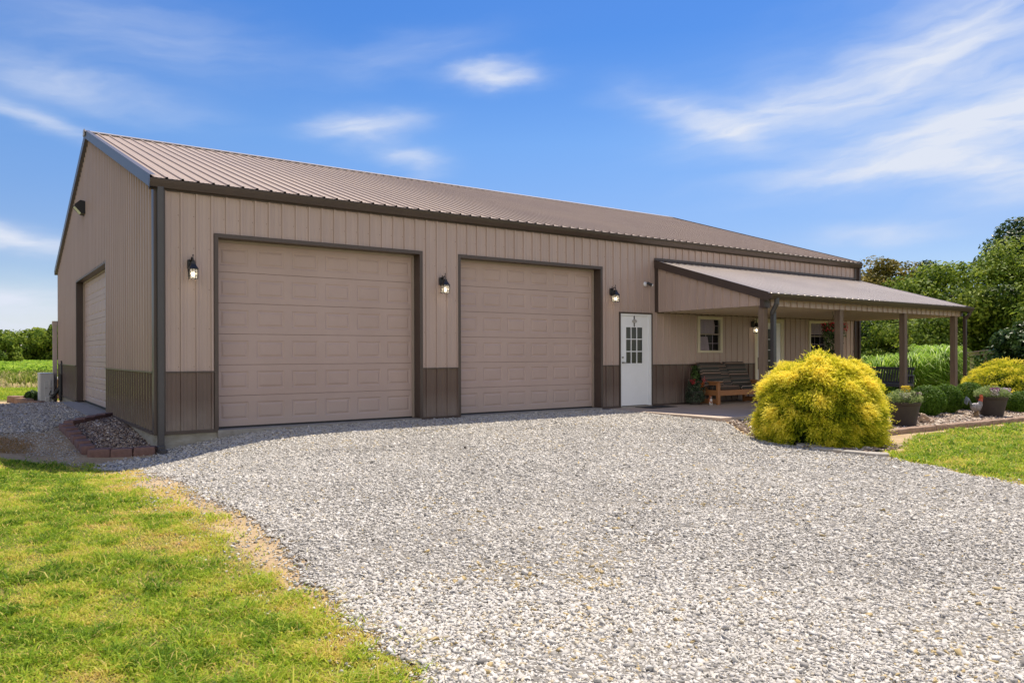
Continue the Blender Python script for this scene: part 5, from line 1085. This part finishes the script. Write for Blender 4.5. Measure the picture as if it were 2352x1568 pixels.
def place_block(name, label, group, cat, x, y, rz, w, d_, h, material, seed, sink=.03, zoff=0):
    rng = np.random.default_rng(seed); o = rough_block(name, w, d_, h, rng, material, jag=.005).build(name, material, bevel=.006, loc=(x, y, gz_(x, y) - sink + zoff))
    o.rotation_euler = (rng.normal(0, .02), rng.normal(0, .02), rz); return tag(o, label, cat, group)
GB = 'red concrete blocks edging the corner bed'
def run(pts_, n, labs, **kw):
    (x0, y0), (x1, y1) = pts_; an = math.atan2(y1 - y0, x1 - x0); Lb = math.hypot(x1 - x0, y1 - y0) / n
    for k in range(n):
        f = (k + .5) / n; place_block('edging_block', labs[k], GB, 'block', x0 + (x1 - x0) * f, y0 + (y1 - y0) * f, an + RNG.normal(0, .03), Lb * .95, .19, .15, M_blockr, int(x0 * 100 + y0 * 10 + k) % 9999 + 5000)
run([(-.86, .53), (.02, .0)], 3, ['front red block at the corner of the bed, third from the downspout', 'middle red block of the three facing the driveway', 'red block touching the downspout at the building corner'])
run([(-.86, .62), (-.98, 2.85)], 6, ['big red corner block facing the lawn', 'second red block up the lawn side of the bed', 'third red block up the lawn side of the bed', 'fourth red block up the lawn side of the bed', 'fifth red block up the lawn side of the bed', 'farthest red block on the lawn side, at the back angle'])
run([(-.92, 3.0), (-.06, 4.35)], 4, ['back row red block nearest the lawn side', 'second red block of the back row', 'third red block of the back row', 'back row red block against the gable foundation'])
# tan edging right
EP = [(9.9, -6.02), (10.5, -6.02), (11.3, -6.05), (12.0, -6.10), (12.7, -6.13), (13.6, -6.19), (14.4, -6.23), (15.2, -6.26), (16.0, -6.28), (16.9, -6.28), (17.8, -6.24)]
pos = ['hidden by the golden mound', 'first in sight right of the golden mound', 'below the round pot', 'just right of the round pot', 'before the fawn statue', 'right of the fawn statue', 'left of the rooster', 'below the rooster', 'below the second flower pot', 'at the right picture edge', 'last of the border']
for k in range(10):
    (x0, y0), (x1, y1) = EP[k], EP[k + 1]
    for h_ in (0, 1):
        f = .25 + .5 * h_; xx, yy = x0 + (x1 - x0) * f, y0 + (y1 - y0) * f
        place_block('edging_brick', 'tan edging brick %s, %s of its pair' % (pos[k], ['left', 'right'][h_]), 'tan bricks edging the garden bed', 'brick', xx, yy, math.atan2(y1 - y0, x1 - x0) + RNG.normal(0, .02), math.hypot(x1 - x0, y1 - y0) / 2 * .97, .17, .11, M_tanblk, 600 + k * 2 + h_, sink=.025)
# flat pale stones at the foot of the golden bush
for k, (x, y, w, lab) in enumerate([(7.75, -6.22, .42, 'flat pale stone at the foot of the golden mound, leftmost'), (7.55, -6.62, .40, 'flat pale stone at the foot of the golden mound, second from the left'), (7.60, -7.0, .34, 'flat pale stone at the foot of the golden mound, third from the left'), (7.72, -7.25, .26, 'flat pale stone at the foot of the golden mound, rightmost')]):
    o = place_block('flat_stone', lab, 'flat stones under the golden mound', 'stone', x, y, R_([-58, -70, -80, -60][k]), w, .20, .07, M_stone, 700 + k, sink=.02)
# rocks near heat pump
for k, (x, y, w, d_, h, rz, lab) in enumerate([(-1.12, 16.3, .75, .25, .24, 110, 'long brown rock at the back left of the heat pump bed'), (-.98, 14.9, .9, .28, .22, 105, 'long orange brown rock left of the heat pump'), (-.80, 13.9, .7, .24, .16, 130, 'low brown rock in front of the heat pump'), (-.35, 13.6, .7, .2, .10, 5, 'low reddish rock right of the heat pump foot'), (-1.05, 15.6, .5, .3, .26, 60, 'grey brown rock beside the green plant')]):
    place_block('edging_rock', lab, 'rough rocks around the heat pump', 'rock', x, y, R_(rz), w, d_, h, M_brownrock, 800 + k, sink=.03)

# heat pump
HX, HY = -.40, 14.55; hz0 = gz_(HX, HY)
t = thing('heat_pump', 'grey outdoor heat pump unit beside the gable wall', 'heat pump', (HX, HY, hz0))
a = MB(); a.obox((-.0, .35, .49), (.37, .95, .90)); a.build('cabinet', M_hp, t, bevel=.02)
a = MB(); a.obox((0, .35, .945), (.385, .965, .022)); a.build('lid', M_hp, t, bevel=.006)
a = MB(); a.obox((-.19, .25, .5), (.015, .62, .75)); a.build('fan_grille', mat('pale grille', (.62, .60, .56), .5, noise=(30, (.4, .4, .38), .8)), t)
a = MB(); a.obox((.015, -.135, .46), (.17, .02, .46)); a.obox((.075, -.14, .66), (.055, .02, .15)); a.build('service_cover', M_hp, t, bevel=.006)
a = MB(); a.obox((.09, -.142, .50), (.06, .018, .05)); a.obox((-.03, -.147, .50), (.05, .01, .04)); a.build('warning_label', mat('label grey', (.3, .24, .23), .6, noise=(30, (.5, .5, .48), .6)), t)
a = MB(); a.obox((.01, -.16, .13), (.13, .05, .24)); a.build('valve_cover', M_hp, t, bevel=.02)
for x in (-.13, .13): a = MB(); a.obox((x, .35, .02), (.06, .8, .04)); a.build('foot', M_black, t)
a = MB(); a.sweep([(.12, -.16, .18), (.22, -.2, .34), (.34, -.22, .52), (.42, -.25, .66), (.50, -.28, .80), (.56, -.30, .84)], [.045, .055, .055, .05, .045, .04], 10); a.sweep([(.10, -.15, .42), (.05, -.17, .30), (.20, -.18, .28), (.26, -.2, .30)], .012, 6)
a.sweep([(.56, -.28, 1.10), (.60, -.3, 1.0), (.63, -.3, .8), (.58, -.3, .45), (.50, -.28, .35)], .010, 6); a.build('line_set', M_rubber, t, smooth=True)
t = thing('conduit_box', 'grey electrical disconnect pipe on the wall behind the heat pump', 'electrical conduit', (-.03, 13.95, 0)); a = MB(); a.obox((-.03, 0, .80), (.06, .10, .34)); a.build('box', M_ds, t, bevel=.008); a = MB(); a.sweep([(-.03, .02, .95), (-.03, .02, 1.05)], .02, 8); a.sweep([(-.04, 0, .65), (-.05, 0, -.15)], .05, 10); a.build('pipe', M_rubber, t)
t = thing('utility_pedestal', 'low white topped utility box behind the heat pump', 'utility box', (.05, 17.2, -.29)); a = MB(); a.obox((0, 0, .35), (.42, .42, .7)); a.build('body', M_brownrock, t, bevel=.01); a = MB(); a.obox((0, 0, .73), (.5, .5, .07)); a.build('lid', M_white, t, bevel=.01)
# plant next to heat pump
t = thing('leafy_plant', 'dark green leafy plant left of the heat pump', 'plant', (-.72, 15.6, gz_(-.72, 15.6))); rng = np.random.default_rng(3); n = 900
d = rng.normal(0, 1, (n, 3)); d /= np.linalg.norm(d, axis=1)[:, None]; P_ = d * rng.uniform(.5, 1, (n, 1)) * np.array([.22, .35, .20]) + np.array([0.0, 0, .20]); leaf_cloud('foliage', P_, d, rng.uniform(.06, .12, n), rng.uniform(.1, .7, n), M_leafd, t, .5)
